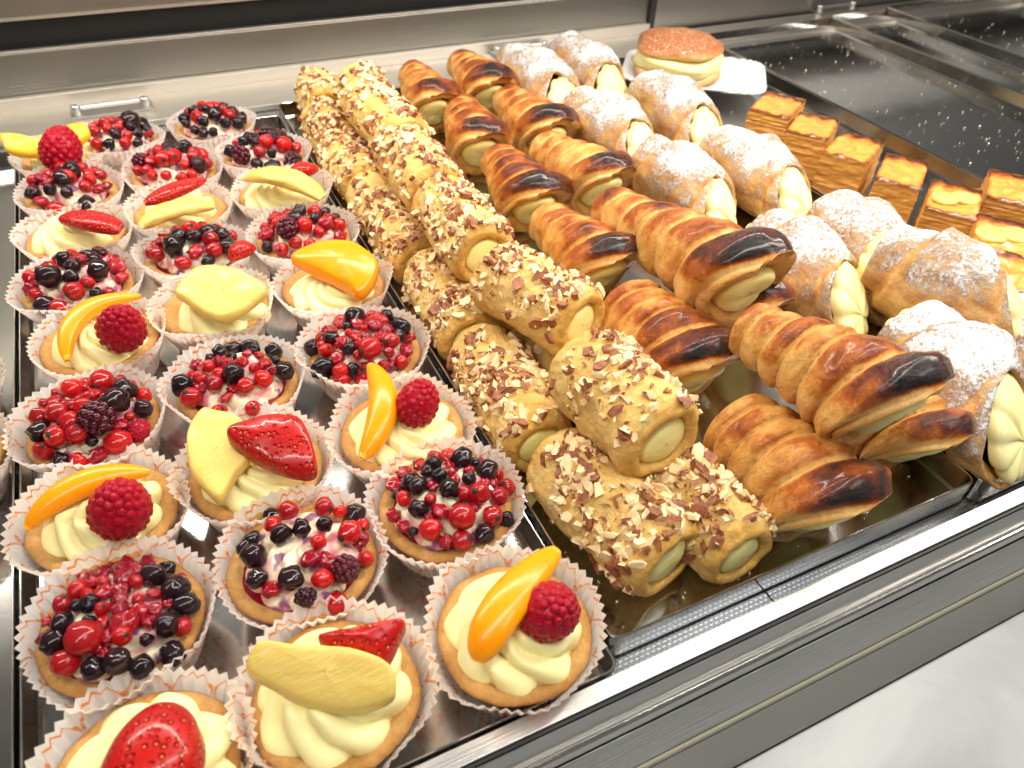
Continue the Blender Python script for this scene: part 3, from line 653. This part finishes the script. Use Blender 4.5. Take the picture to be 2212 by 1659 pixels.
P = [at(*p, z) - e.location for p, z in (((538, 1461), .048), ((550, 1415), .052), ((572, 1393), .056), ((625, 1392), .058), ((713, 1397), .057), ((800, 1418), .054), ((845, 1448), .049), ((856, 1480), .046), ((850, 1512), .043), ((817, 1528), .042), ((765, 1538), .042), ((700, 1531), .043), ((642, 1513), .045), ((590, 1489), .046))]
obj("pineapple_slice", slab("pineapple_slice", M_PINE, P, .0085, .0012, 8), e)
e = tart_base(0, 0, "cream tart with a long strawberry slice behind a curved pineapple piece", False, 50, (B_ - .002, .4320), h=.012)
slice3(e, "strawberry_piece", M_STRAW, [(312, 440), (375, 412), (442, 388)], (.046, .049, .047), .015, .009, power=.45)
slice3(e, "pineapple_slice", M_PINE, [(305, 490), (375, 452), (460, 445)], (.042, .047, .041), .018, .009, power=.35, seed=2, rough=.15)
e = tart_base(0, 0, "cream tart with arched pineapple piece and a small strawberry corner beside the almond rolls", False, 51, (C_, .4320), h=.012, off=(-.003, -.005))
slice3(e, "strawberry_piece", M_STRAW, [(630, 368), (655, 365), (682, 362)], (.045, .046, .042), .016, .010, power=.4)
slice3(e, "pineapple_slice", M_PINE, [(530, 385), (612, 382), (697, 428)], (.043, .051, .041), .021, .010, power=.35, seed=5, rough=.15)
e = tart_base(0, 0, "cream tart with a single red strawberry slab lying across ridged cream, no pineapple", False, 52, (A + .001, .4220), h=.014, off=(-.002, -.004))
slice3(e, "strawberry_piece", M_STRAW, [(138, 470), (200, 478), (262, 495)], (.045, .047, .043), .019, .010, power=.25)
e = tart_base(0, 0, "cream tart with a whole halved strawberry at the bottom left edge of the photo", False, 53, (A + .005, .0165), h=.010, R=.0285)
c = at(335, 1642, .042) - e.location; V = []; nu, nv = 40, 22
for j in range(nv):
    ph = PI * j / (nv - 1)
    for i in range(nu):
        th = 2 * PI * i / nu; zz = math.cos(ph); rr = math.sin(ph) ** .85 * (1 - .22 * zz)
        V.append((rr * math.cos(th) * .0165 * (1 + .04 * n1(th, zz * 2)), zz * .0190, rr * math.sin(th) * .0135))
obj("strawberry_piece", mesh("strawberry_piece", V, grid(nu, nv, True), M_STRAW), e, c, (.15, 0, -.35))
# tarts of the neighbouring tray at the left edge
for py, sd, lab in ((838, 61, "brown printed paper case cut by the left photo edge, the upper one"), (1000, 62, "brown printed paper case cut by the left photo edge, the lower one")):
    p = at(-160, py, .028)
    e = tart_base(0, 0, lab, False, sd, (p.x, p.y), mat=M_PAPERB)
# ------------------------------------------------------------------ almond rolls
def frame(P_far, P_near):
    d = (P_far - P_near); L = d.length; y = d.normalized(); x = y.cross(Vector((0, 0, 1))).normalized(); z = x.cross(y)
    return Matrix((x, y, z)).transposed().to_4x4(), L
def chip(V, F, MI, c, nrm, size, rg, brown):
    t1 = nrm.cross(Vector((rg.uniform(-1, 1), rg.uniform(-1, 1), rg.uniform(-1, 1)))).normalized(); t2 = nrm.cross(t1)
    nn = (nrm + t1 * rg.uniform(-.7, .7) + t2 * rg.uniform(-.7, .7)).normalized(); t1 = (t1 - nn * t1.dot(nn)).normalized(); t2 = nn.cross(t1)
    a, b, h = size * rg.uniform(.7, 1.35), size * rg.uniform(.35, .8), size * rg.uniform(.16, .42)
    n = rg.choice((3, 4, 5, 6, 7)); b0 = len(V); ph = rg.uniform(0, 6)
    ang = sorted(ph + 2 * PI * (k + rg.uniform(-.3, .3)) / n for k in range(n))
    for lv, s in ((-1, .8), (1, rg.uniform(.7, 1.0))):
        for k in range(n):
            V.append(c + t1 * a * s * math.cos(ang[k]) + t2 * b * s * math.sin(ang[k]) + nn * h * lv * rg.uniform(.7, 1.3))
    F.append(tuple(b0 + k for k in range(n))[::-1]); F.append(tuple(b0 + n + k for k in range(n)))
    for k in range(n): F.append((b0 + k, b0 + (k + 1) % n, b0 + n + (k + 1) % n, b0 + n + k))
    MI += [0, 1 if brown else 0] + [1 if (brown and rg.random() < .5) else 0 for _ in range(n)]
ROLLG = "almond rolls filled with cream"
def almond_roll(pf, pn, label, seed, R=.0214, chips=170, side=-.25, flap=2.4, zf=None, zn=None, squash=.97, clump=.0):
    rg = random.Random(seed)
    Pf, Pn = Vector(pf), Vector(pn); M, L = frame(Pf, Pn)
    base = Pn.copy(); 
    e = empty("almond_roll", Pn - Vector((0, 0, R)), label=label, cat="pastry roll", group=ROLLG)
    e.rotation_euler = M.to_euler()
    def rad(a, s):
        k = ((a - flap) / (2 * PI)) % 1.0
        st = .07 * k * (1 if k < .93 else (1 - k) / .07)
        lump = .085 * n1(math.cos(a) * 1.5 + seed, math.sin(a) * 1.5, s * 4) + .045 * n1(math.cos(a) * 4, math.sin(a) * 4 + seed, s * 12) + .018 * n1(math.cos(a) * 10, math.sin(a) * 10 + seed, s * 34)
        end = 1 - .12 * max(0, 1 - s / .06) ** 2 - .12 * max(0, (s - .94) / .06) ** 2 - .05 * math.sin(PI * s) * 0
        return R * (.97 + st + lump) * end
    O = Vector((0, 0, 0))
    nu, nv = 96, 54; V, At = [], []
    # rows: inside near mouth -> lip -> body -> far lip -> inside
    rows = [(.016, .55), (.004, .58), (-.0006, .66), (-.0012, .80), (-.0004, .93)]
    lift = (e.rotation_euler.to_matrix().inverted() @ Vector((0, 0, R)))
    def add(y, a, r, br): V.append(Vector((r * math.cos(a), y, r * math.sin(a) * squash)) + lift); At.append(br)
    for y, k in rows:
        for i in range(nu):
            a = 2 * PI * i / nu; add(y + .0008 * n1(math.cos(a) * 3 + seed, math.sin(a) * 3, k * 4), a, rad(a, 0) * k / .88 * 1.0 if k < .9 else rad(a, 0), .55 if k > .7 else .35)
    for j in range(nv):
        s = j / (nv - 1)
        for i in range(nu):
            a = 2 * PI * i / nu
            add(.0004 + s * (L - .0008), a, rad(a, s), .12 + .30 * max(0, 1 - min(s, 1 - s) / .10) + .40 * n1(a * 1.5, s * 4, seed) + .2 * n1(a * 4, s * 14, seed))
    for y, k in rows[::-1]:
        for i in range(nu):
            a = 2 * PI * i / nu; add(L - y, a, rad(a, 1) * k / .88 if k < .9 else rad(a, 1), .5)
    ds = obj("dough_shell", mesh("dough_shell", V, grid(nu, len(rows) * 2 + nv, True, False), M_ROLL, attrs={'brown': At}), e)
    # cream core with slightly bulging ends
    V = []; nc = 28
    prof = [(-.0006, .02), (-.0004, .30), (.0006, .50), (.0025, .60), (.010, .62), (L - .010, .62), (L - .0025, .60), (L - .0006, .50), (L + .0004, .30), (L + .0006, .02)]
    for y, k in prof:
        for i in range(nc):
            a = 2 * PI * i / nc; yy = y + min(1, k * 1.8) * .0012 * n1(math.cos(a) + seed, math.sin(a), k * 2)
            V.append(Vector((R * k * math.cos(a), yy, R * k * math.sin(a) * squash)) + lift)
    obj("cream_filling", mesh("cream_filling", V, grid(nc, len(prof), True, False), M_CREAMG), e)
    V, F, MI = [], [], []; k = 0; t = 0
    while k < chips * 1.75 and t < chips * 20:
        t += 1; s = rg.uniform(.02, .93); a = rg.gauss(PI / 2 - side, .85)
        if math.cos(a - (PI / 2 - side)) < -.3: continue
        dens = n1(s * 3.1 + seed, a * 1.2, 7) + .35
        if dens < rg.uniform(-.15, .45): continue
        r = rad(a, s); nrm = Vector((math.cos(a), 0, math.sin(a)))
        c = Vector((r * math.cos(a), .0004 + s * (L - .0008), r * math.sin(a) * squash)) + lift + nrm * rg.uniform(.0001, .0018)
        chip(V, F, MI, c, nrm, (rg.uniform(.0008, .0016) if rg.random() < .35 else rg.uniform(.0019, .0054)), rg, rg.random() < .50); k += 1
    obj("chopped_almonds", mesh("chopped_almonds", V, F, [M_NUTP, M_NUTS], smooth=False, midx=MI), ds)
    return e
def rl(f, n, zf, zn=None): return at(f[0], f[1], zf), at(n[0], n[1], zn if zn is not None else zf)
ZB, ZT = .0215, .0530
XL, XR = .0235, .0670
def rollw(x0, y0, x1, y1, z0, z1, *a, **k): return almond_roll((x0, y0, z0), (x1, y1, z1), *a, **k)
rollw(.0400, .640, .0350, .578, .026, .026, "backmost almond roll at the left, its cream end showing behind the next roll", 1, chips=120)
rollw(.0270, .570, .0262, .500, ZB, ZB, "second bottom almond roll from the back, beside the upper left berry tarts", 2, chips=190)
rollw(.0225, .496, .0245, .420, ZB, ZB, "heavily nutted bottom almond roll beside the small strawberry corner tart", 3, chips=230)
rollw(.0235, .416, .0250, .297, ZB, ZB, "long bottom almond roll ending in a bare dough lip beside the wide peach tart", 4, chips=260, side=-.2)
rollw(.0265, .288, .0235, .205, ZB, ZB, "bottom almond roll in the tray corner next to the violet berry tart", 5, chips=190)
rollw(.0235, .196, .0205, .108, ZB, ZB, "bottom almond roll leaning between the peach tart and the roll on top", 6, chips=200)
rollw(.0225, .096, .0405, .0165, ZB + .001, ZB + .001, "large almond roll lying nearest the front rim, its cream end facing the rail", 7, R=.0228, chips=230, side=-.1)
rollw(.0715, .080, .0740, .0060, ZB, ZB, "almond roll squeezed behind the front one, beside the pale cream horn", 8, R=.0208, chips=190, side=.1)
rollw(.0690, .580, .0680, .500, ZB, ZB, "bottom almond roll hidden behind the top row at the back", 9, chips=80)
rollw(.0680, .495, .0670, .410, ZB, ZB, "bottom almond roll glimpsed right of the top row, second from the back", 10, chips=110)
rollw(.0670, .405, .0670, .315, ZB, ZB, "bottom almond roll glimpsed under the top row in the middle", 11, chips=90)
rollw(.0680, .310, .0680, .225, ZB, ZB, "bottom almond roll hidden under the two front top rolls", 12, chips=80)
rollw(.0720, .215, .0730, .100, ZB, ZB, "bottom almond roll hidden under the foremost top roll", 13, chips=80)
zt = .0585
for i, (f, n, lab, ch, sd) in enumerate((
    ((777, 184), (800, 236), "top almond roll farthest back, only its nutted back end standing up", 110, 21),
    ((797, 226), (882, 312), "second top almond roll from the back, ending in a smooth folded lip", 170, 22),
    ((866, 325), (945, 425), "third top almond roll from the back, nuts across its middle", 150, 23),
    ((950, 434), (1050, 558), "fourth top almond roll from the back, thick with nuts on bare sides", 210, 24),
    ((1066, 592), (1258, 702), "second top almond roll from the front, round yellow cream end", 150, 25),
    ((1256, 785), (1438, 958), "foremost top almond roll with curled dough lip over its cream", 130, 26))):
    Pf, Pn = rl(f, n, zt)
    almond_roll(Pf, Pn, lab, sd, R=.0216 if i < 5 else .0236, chips=int(ch * 1.2), side=.15, flap=4.2, squash=.98)

# ------------------------------------------------------------------ cream horns
HORNG = "glazed puff cream horns"
def horn(pf, pn, label, seed, R0=.0150, R1=.0232, dark=.9, mid=1.0, wraps=5, over=.019, creamz=0.0):
    Pf, Pn = Vector(pf), Vector(pn); Pf = Pn + (Pf - Pn) * (1.16 if seed < 8 else 1.05); R0 = max(R0, .0175); M, L = frame(Pf, Pn); rg = random.Random(seed)
    e = empty("cream_horn", Pn - Vector((0, 0, R1)), label=label, cat="cream horn", group=HORNG)
    e.rotation_euler = M.to_euler(); lift = e.rotation_euler.to_matrix().inverted() @ Vector((0, 0, R1))
    nu = 72; nv = 26 * wraps; V, At = [], []
    wv = [rg.uniform(.65, 1.1) for _ in range(wraps + 4)]
    def surf(a, s):   # s 0 near .. 1 far
        ph = wraps * (1 - s ** 1.12) + (((a + PI * .5) / (2 * PI)) % 1.0) + .5
        w = math.floor(ph - 1e-6); q = ph - w
        Rt = R0 + (R1 - R0) * (1 - s) ** 1.15
        b = (q ** .55) * ((1 - q) ** .30) * 1.65     # one band: steep front, gentle back
        amp = .0054 * (.6 + .6 * (1 - s)) * (.8 + .3 * wv[int(w) % len(wv)])
        r = Rt - .0058 + amp * b * 1.25 + .0026 * max(0, 1 - abs(s - .5 / wraps) * wraps * 1.6)
        far = max(0, (s - .93) / .07); r *= math.sqrt(max(.02, 1 - far * far * .85))
        r *= 1 + .07 * n1(math.cos(a) * 1.5 + seed, math.sin(a) * 1.5, s * 5) + .030 * n1(math.cos(a) * 3, math.sin(a) * 3 + seed, s * 22) + .010 * n1(math.cos(a) * 8, math.sin(a) * 8 + seed, s * 40)
        top = max(0, math.sin(a)); bb = min(1, max(0, b - .30) / .45); bb = bb * bb * (3 - 2 * bb)
        lastk = 1.0 if w >= wraps else .0
        br = .03 + bb * dark * ((top ** .7) * (.46 + .14 * (1 - s)) * mid * wv[int(w) % len(wv)] + .44 * lastk * min(1, max(0, top - .05) * 1.1) ** 2 * (1 + .9 * n1(a * 2.2 + seed, s * 14, 3))) + .10 * bb
        br += .20 * n1(math.cos(a) * 2, math.sin(a) * 2 + seed, s * 7)
        return r, max(0, min(1, br))
    def yo(a, s): return -over * max(-.4, math.sin(a)) * max(0, 1 - s / .35)
    # inner mouth rows
    for y, k in ((.016, .44), (.008, .54), (.0030, .66), (.0006, .84)):
        for i in range(nu):
            a = 2 * PI * i / nu; r, br = surf(a, 0.02); V.append(Vector((r * k * math.cos(a), y + yo(a, 0), r * k * math.sin(a))) + lift); At.append(.35 if k > .7 else .15)
    for j in range(nv):
        s = j / (nv - 1)
        for i in range(nu):
            a = 2 * PI * i / nu; r, br = surf(a, max(s, .006))
            fr = max(0, 1 - s / .09); r *= 1 - .16 * fr * fr
            V.append(Vector((r * math.cos(a), .0008 + s * L + yo(a, s), r * math.sin(a))) + lift); At.append(br)
    for y, k in ((L - .0005, .5), (L - .004, .4), (L - .010, .3)):
        for i in range(nu):
            a = 2 * PI * i / nu; V.append(Vector((R0 * k * math.cos(a), y, R0 * k * math.sin(a))) + lift); At.append(.1)
    obj("puff_shell", mesh("puff_shell", V, grid(nu, nv + 7, True, False), M_PUFF, attrs={'brown': At}), e)
    V = []; nc = 30
    prof = [(-.0035, .02), (-.0033, .22), (-.0022, .38), (.0003, .50), (.004, .56), (.012, .56), (.03, .46)]
    for y, k in prof:
        for i in range(nc):
            a = 2 * PI * i / nc; V.append(Vector((R1 * k * math.cos(a), y + .0016 * n1(math.cos(a) * 1.5 + seed, math.sin(a) * 1.5, k * 3) + yo(a, 0) * k * 1.3, R1 * k * math.sin(a) - R1 * .10 + creamz)) + lift)
    obj("cream_filling", mesh("cream_filling", V, grid(nc, len(prof), True, False), M_CREAMG), e)
    return e
ZB2, ZT2 = .0285, .0770
for f, n, z0, z1, lab, kw in (
    ((898, 170), (940, 238), ZB2, ZB2, "backmost horn of the left row, glazed golden with cream ball below", dict(seed=1, dark=.75, R1=.0275)),
    ((1003, 145), (1062, 208), .0300, .0300, "backmost horn of the right row next to the sugared pastries", dict(seed=2, dark=.85, R1=.0290)),
    ((998, 243), (1040, 326), ZB2, ZB2, "second horn of the left row with a dark rim and large cream ball", dict(seed=3, dark=1.0, R1=.0285)),
    ((1104, 225), (1188, 300), .0300, .0320, "second horn of the right row, nearly black over its mouth", dict(seed=4, dark=1.1, R1=.0290)),
    ((1085, 358), (1160, 448), ZB2, ZB2, "third horn of the left row, scorched black on its front band", dict(seed=5, dark=1.15, R1=.0285)),
    ((1190, 330), (1306, 408), .0340, .0380, "pale golden horn behind the long scorched horn, chestnut front band", dict(seed=6, dark=.85, mid=.85, R1=.0280)),
    ((1192, 488), (1310, 588), ZB2, ZB2, "fourth horn of the left row, dark mouth above the lower glazed horn", dict(seed=7, dark=1.05, R1=.0285)),
    ((1320, 452), (1618, 618), .044, .068, "long horn with a charred black front band in the middle of the tray", dict(seed=8, dark=1.2, mid=.95, wraps=6, R0=.0180, R1=.0305)),
    ((1620, 712), (1928, 882), .066, .074, "largest pale horn at the front right with a blackened crown over its cream", dict(seed=9, dark=1.2, mid=.85, wraps=6, R0=.0175, R1=.0300)),
    ((1355, 668), (1505, 812), .0295, .0295, "reddish glazed lower horn with black front, behind the foremost almond roll", dict(seed=10, dark=1.05, R0=.0245, R1=.0320)),
    ((1592, 918), (1788, 1108), .0295, .0295, "golden lower horn lying nearest the front rim, chestnut crown", dict(seed=11, dark=.85, mid=.9, R0=.0235, R1=.0315)),
    ((1850, 850), (1985, 965), .0275, .0275, "lower horn half hidden under the largest one, cream spilling out at the rim", dict(seed=12, dark=.85, mid=.7, R0=.019, R1=.0275))):
    a, b = rl(f, n, z0, z1); horn(a, b, lab, **kw)
for k, (y0, y1) in enumerate(((.235, .150),)):
    horn((.196, y0, .0285), (.196, y1, .0285), "lower horn buried beneath the right top row, %s" % "under the long charred horn", seed=30 + k, R0=.019, R1=.0270)

# ------------------------------------------------------------------ sugared pastries
SUGG = "sugar dusted pastries filled with cream"
def cannolo(pf, pn, label, seed, R=.0285, Rend=.0225, sugar=.26, roll=0.0, cream=1.4, slant=1.5):
    Pf, Pn = Vector(pf), Vector(pn); Pf = Pn + (Pf - Pn) * 1.28; M, L = frame(Pf, Pn)
    M = M @ Matrix.Rotation(roll, 4, 'Y')
    e = empty("sugared_pastry", Pn - Vector((0, 0, R)), label=label, cat="sugared pastry", group=SUGG)
    e.rotation_euler = M.to_euler(); RM = e.rotation_euler.to_matrix(); lift = RM.inverted() @ Vector((0, 0, R))
    nu, nv = 84, 60; V, At = [], []
    upl = RM.inverted() @ Vector((0, 0, 1))
    def surf(a, s):
        Rt = Rend + (R - Rend) * (math.sin(PI * min(1, max(0, (s ** .8) * .90 + .08))) ** 1.0)
        ph = s * 1.5 + .25 - (a / (2 * PI)); q = ph % 1.0
        st = .0060 * (q if q < .92 else (1 - q) / .08 * .92)
        r = Rt - .001 + st
        r *= 1 + .16 * n1(math.cos(a) * 1.2 + seed, math.sin(a) * 1.2, s * 2.5) + .035 * n1(math.cos(a) * 4, math.sin(a) * 4 + seed, s * 9)
        r += .0004 * n1(math.cos(a) * 14, math.sin(a) * 14, s * 40 + seed)
        return r, q
    def yend(a): return slant * .015 * math.cos(a - 1.15)          # slanted mouth, opening towards local +X side
    for y, k in ((.012, .78), (.004, .88), (.0008, .96)):
        for i in range(nu):
            a = 2 * PI * i / nu; r, q = surf(a, 0); V.append(Vector((r * k * math.cos(a), y + yend(a), r * k * math.sin(a))) + lift); At.append(.25)
    for j in range(nv):
        s = j / (nv - 1)
        for i in range(nu):
            a = 2 * PI * i / nu; r, q = surf(a, s)
            V.append(Vector((r * math.cos(a), s * L + yend(a) * (1 - s) * (1 - s), r * math.sin(a))) + lift)
            nrm = Vector((math.cos(a), 0, math.sin(a))).dot(upl)
            At.append(sugar + .42 * nrm - (.25 if q > .9 or q < .04 else 0))
    for y, k in ((L - .0008, .93), (L - .004, .80), (L - .012, .70)):
        for i in range(nu):
            a = 2 * PI * i / nu; r, q = surf(a, 1); V.append(Vector((r * k * math.cos(a), y, r * k * math.sin(a))) + lift); At.append(.2)
    obj("pastry_shell", mesh("pastry_shell", V, grid(nu, nv + 6, True, False), M_SUGAR, attrs={'sugar': At}), e)
    for end in (0, 1):
        V = []; nc, nr = 72, 14
        for j in range(nr):
            t = j / (nr - 1)
            for i in range(nc):
                a = 2 * PI * i / nc; rd = abs(math.sin(4.5 * a + 1.8 * (1 - t) + seed)) ** .7
                r = Rend * .98 * math.sin(t * PI / 2) ** .8 * (.87 + .13 * rd)
                y = -.0065 * cream * (1 - t ** 2) * (.85 + .35 * rd) + .006 * t ** 3
                x = r * math.cos(a)
                y2 = (y + yend(a) * (r / Rend)) if end == 0 else L - y
                V.append(Vector((x, y2, r * math.sin(a))) + lift)
        obj("cream_filling", mesh("cream_filling", V, grid(nc, nr, True, end == 1), M_CREAM), e)
    return e
for f, n, z, lab, kw in (
    ((1135, 158), (1222, 232), .0305, "sugared pastry at the back left beside the horns, cream running down its mouth", dict(seed=1)),
    ((1242, 135), (1322, 200), .0305, "sugared pastry farthest back, right of its pair and left of the plate", dict(seed=2)),
    ((1285, 262), (1395, 335), .0305, "sugared pastry of the second pair, left one beside the dark horn", dict(seed=3)),
    ((1425, 222), (1528, 300), .0305, "sugared pastry of the second pair, right one in front of the paper plate", dict(seed=4)),
    ((1437, 375), (1560, 465), .0305, "sugared pastry of the third pair, fluted cream beside the charred horn", dict(seed=5)),
    ((1585, 350), (1722, 440), .0305, "sugared pastry of the third pair, folded flap facing the square slices", dict(seed=6)),
    ((1690, 545), (1838, 662), .0305, "sugared pastry behind the long charred horn, snow white back and fluted cream", dict(seed=7)),
    ((1815, 500), (1925, 600), .0305, "sugared pastry tucked under the big brown dusted one, cream on its upper edge", dict(seed=8, R=.031)),
    ((1960, 590), (2190, 690), .046, "big sugared pastry with brown crust showing through coarse sugar", dict(seed=9, R=.0335, Rend=.0240, sugar=.24)),
    ((2005, 765), (2180, 925), .0305, "sugared pastry at the front, thick white sugar and cream at both ends", dict(seed=10, R=.0315, sugar=.38)),
    ((2190, 735), (2330, 860), .0305, "sugared pastry cut by the right photo edge, dark in the shade below the big one", dict(seed=11, sugar=.30))):
    a, b = rl(f, n, z); cannolo(a, b, lab, roll=.1 * (kw['seed'] % 3 - 1) + .25, **kw)

# ------------------------------------------------------------------ square slices
def square(c, ang, wx, wy, h, label, seed, z0=.0012, tilt=(0, 0)):
    e = empty("square_slice", (c[0], c[1], z0), (tilt[0], tilt[1], ang), label, "fruit slice", "square puff pastry fruit slices")
    n, m = 14, 24; V, F = [], []; rl_ = random.Random(seed + 9); lay = [rl_.uniform(-.018, .010) for _ in range(30)]
    ring = []
    for i in range(n): ring.append((-1 + 2 * i / n, -1))
    for i in range(n): ring.append((1, -1 + 2 * i / n))
    for i in range(n): ring.append((1 - 2 * i / n, 1))
    for i in range(n): ring.append((-1, 1 - 2 * i / n))
    N = len(ring)
    for j in range(m + 1):
        z = h * j / m
        for x, y in ring:
            k = 1 + .03 * n1(x * 1.5 + seed, y * 1.5, z * 300) + .02 * n1(x * 4, y * 4 + seed, z * 700) - .03 * (z / h) + (lay[j] if 0 < j < m else 0) * (1 + .8 * n1(x * 3, y * 3, j))
            V.append((x * wx / 2 * k, y * wy / 2 * k, z + (.0012 * n1(x * 2, y * 2, seed) if j == m else 0)))
    F = grid(N, m + 1, True)
    obj("pastry_layers", mesh("pastry_layers", V, F, M_LAYER, smooth=False), e)
    q = 22; V, At = [], []
    for j in range(q):
        for i in range(q):
            x = -1 + 2 * i / (q - 1); y = -1 + 2 * j / (q - 1); ed = max(abs(x), abs(y))
            z = h + .0006 + .0026 * n1(x * 2.2 + seed, y * 2.2, 3) 
            if ed > .99: z = h - .0008
            V.append((x * wx / 2 * .985, y * wy / 2 * .985, z)); At.append(.22 + .95 * min(1, max(0, (y - .40) / .45)) ** 1.3 + .75 * max(0, (-y - .80) / .2) + .35 * max(0, (abs(x) - .85) / .15))
    gt = obj("glazed_top", mesh("glazed_top", V, grid(q, q), M_TOP, attrs={'brown': At}), e)
    rg = random.Random(seed)
    for k in range(2 if seed in (74, 76) else 0):
        P = []; c0 = Vector(((-.22 + .44 * k) * wx + rg.uniform(-.002, .002), (-.12 + .16 * k) * wy, h + .0012)); r = wx * .26; a0 = rg.uniform(0, 1)
        for t in range(8): a = a0 + 2 * PI * t / 8; P.append(c0 + Vector((r * math.cos(a), r * 1.05 * math.sin(a), 0)))
        obj("fruit_slice", slab("fruit_slice", M_PINE, P, .0028, .0006, seed), gt)
    return e
SQ = [((1657.5, 192.7), (1747.8, 208.3), (1703, 258.7), (1614, 237.8)), ((1728.7, 236), (1815.5, 257), (1791, 295), (1697, 288)),
      ((1826, 278), (1916, 299), (1873, 358), (1770, 330)), ((1916, 323), (2012, 344), (1989, 410), (1888, 392)), ((2013, 385), (2130, 399), (2111, 476), (2000, 455)),
      ((2145, 361), (2235, 372), (2250, 455), (2125, 430)), ((2118, 470), (2225, 462), (2235, 560), (2105, 545)), ((2145, 540), (2260, 550), (2260, 640), (2140, 620))]
SQL = ["square slice farthest back, in front of the paper plate", "second square slice from the back", "third square slice from the back, tall with pale glossy top",
       "fourth square slice from the back, burnt specks along its rear edge", "fifth square slice from the back, round pineapple slices under its glaze",
       "ridged square slice standing highest at the right photo edge", "square slice at the right edge with two shiny pineapple rounds", "square slice at the right edge with a thick dark brown rim, lowest of the row"]
SH = .041
for k, (q, lab) in enumerate(zip(SQ, SQL)):
    P = [at(*p, SH) for p in q]; c = sum(P, Vector()) / 4
    d = ((P[0] + P[1]) / 2 - (P[3] + P[2]) / 2); ang = math.atan2(d.y, d.x) - PI / 2
    wx = ((P[1] - P[0]).length + (P[2] - P[3]).length) / 2; wy = d.length
    square((c.x, c.y), ang, min(.042, wx), min(.060, max(.045, wy)), SH - .002, lab, 70 + k)

# ------------------------------------------------------------------ plate and bun
pc = at(1499, 152, .020)
pl = empty("paper_plate", (pc.x, pc.y, TH + .0006), (0, 0, -.66), "white rectangular paper plate with fluted rim resting on the tray rims", "plate")
hx, hy = .079, .056; V = []; nr = 96
for k, (s, z) in enumerate(((.02, 0), (.5, 0), (.78, .0003), (.84, .0016), (.94, .0046), (1.0, .0052), (1.0, .0040), (.84, .0004), (.78, -.0007), (.02, -.0009))):
    for i in range(nr):
        a = 2 * PI * i / nr; ca, sa = math.cos(a), math.sin(a); p = .32
        x = hx * math.copysign(abs(ca) ** p, ca); y = hy * math.copysign(abs(sa) ** p, sa)
        fl = .0009 * math.sin(i * PI / 1.5) if s > .8 else 0
        V.append((x * s, y * s, z + fl))
obj("dish", mesh("dish", V, grid(nr, 10, True), M_WHITE), pl)
bc = at(1462, 150, .024)
bn = empty("filled_bun", (bc.x, bc.y, TH + .0022), (.05, -.04, .2), "sugared round bun split and filled with yellow cream on the paper plate", "bun")
bn.scale = (1.12, 1.06, .84)
def lathe(name, prof, mat, par, attr=None, nz=.05, seed=0, loc=(0, 0, 0), rot=(0, 0, 0), sq=1.0, n=56):
    V, At = [], []
    for j, (r, z) in enumerate(prof):
        for i in range(n):
            a = 2 * PI * i / n; k = 1 + nz * n1(math.cos(a) * 1.6 + seed, math.sin(a) * 1.6, z * 40)
            V.append((r * k * math.cos(a) * sq, r * k * math.sin(a), z + .002 * n1(math.cos(a) * 1.4, math.sin(a) * 1.4 + seed, 1) * (r > .01)))
            At.append(attr[j] if attr else 0)
    return obj(name, mesh(name, V, grid(n, len(prof), True), mat, attrs={'brown': At} if attr else None), par, loc, rot)
lathe("lower_half", [(.001, .0), (.032, .0), (.040, .002), (.043, .006), (.043, .010), (.040, .0145), (.001, .015)], M_BUN, bn, [.6, .8, 1.0, .9, .45, .05, 0])
lathe("cream_filling", [(.001, .013), (.037, .013), (.0415, .017), (.0405, .022), (.0425, .027), (.041, .033), (.001, .034)], M_CREAM, bn, None, .22, 3)
lathe("upper_half", [(.001, .030), (.038, .0305), (.0430, .033), (.0435, .037), (.0410, .042), (.034, .0475), (.022, .0515), (.010, .053), (.001, .0532)], M_BUN, bn, [0, .0, .25, .75, 1.0, 1.0, 1.0, .9, .9], .16, 7, (0, .002, 0), (-.12, .10, 0))

# ------------------------------------------------------------------ loose crumbs on the empty trays
rg = random.Random(5)
def crumbs(name, x0, x1, y0, y1, n, z, label, cl=1.0):
    V, F, MI = [], [], []
    for _ in range(n):
        c = Vector((rg.uniform(x0, x1), rg.uniform(y0, y1), z)); s = rg.choice((.0004, .0005, .0007, .0011))
        chip(V, F, MI, c + Vector((0, 0, s * .5)), Vector((0, 0, 1)), s * cl, rg, False)
    o = obj(name, mesh(name, V, F, [M_CRUMB, M_CRUMB], smooth=False, midx=MI)); tag(o, label, "crumbs", kind='stuff')
crumbs("sugar_crumbs", .55, .76, .05, .67, 420, .0012, "sugar grains strewn over the wide empty tray")
crumbs("sugar_crumbs", .775, 1.05, .10, .68, 420, .0012, "sugar grains strewn over the narrow empty trays")
crumbs("pastry_crumbs", .235, .53, .02, .60, 260, .0012, "pastry flakes on the floors of the sugared pastry trays")
crumbs("almond_crumbs", .004, .22, .002, .09, 170, .0012, "few almond crumbs by the front rim of the roll tray")
crumbs("biscuit_crumbs", -.225, -.008, -.010, .30, 140, .0012, "biscuit crumbs between the paper cases on the tart tray", .8)
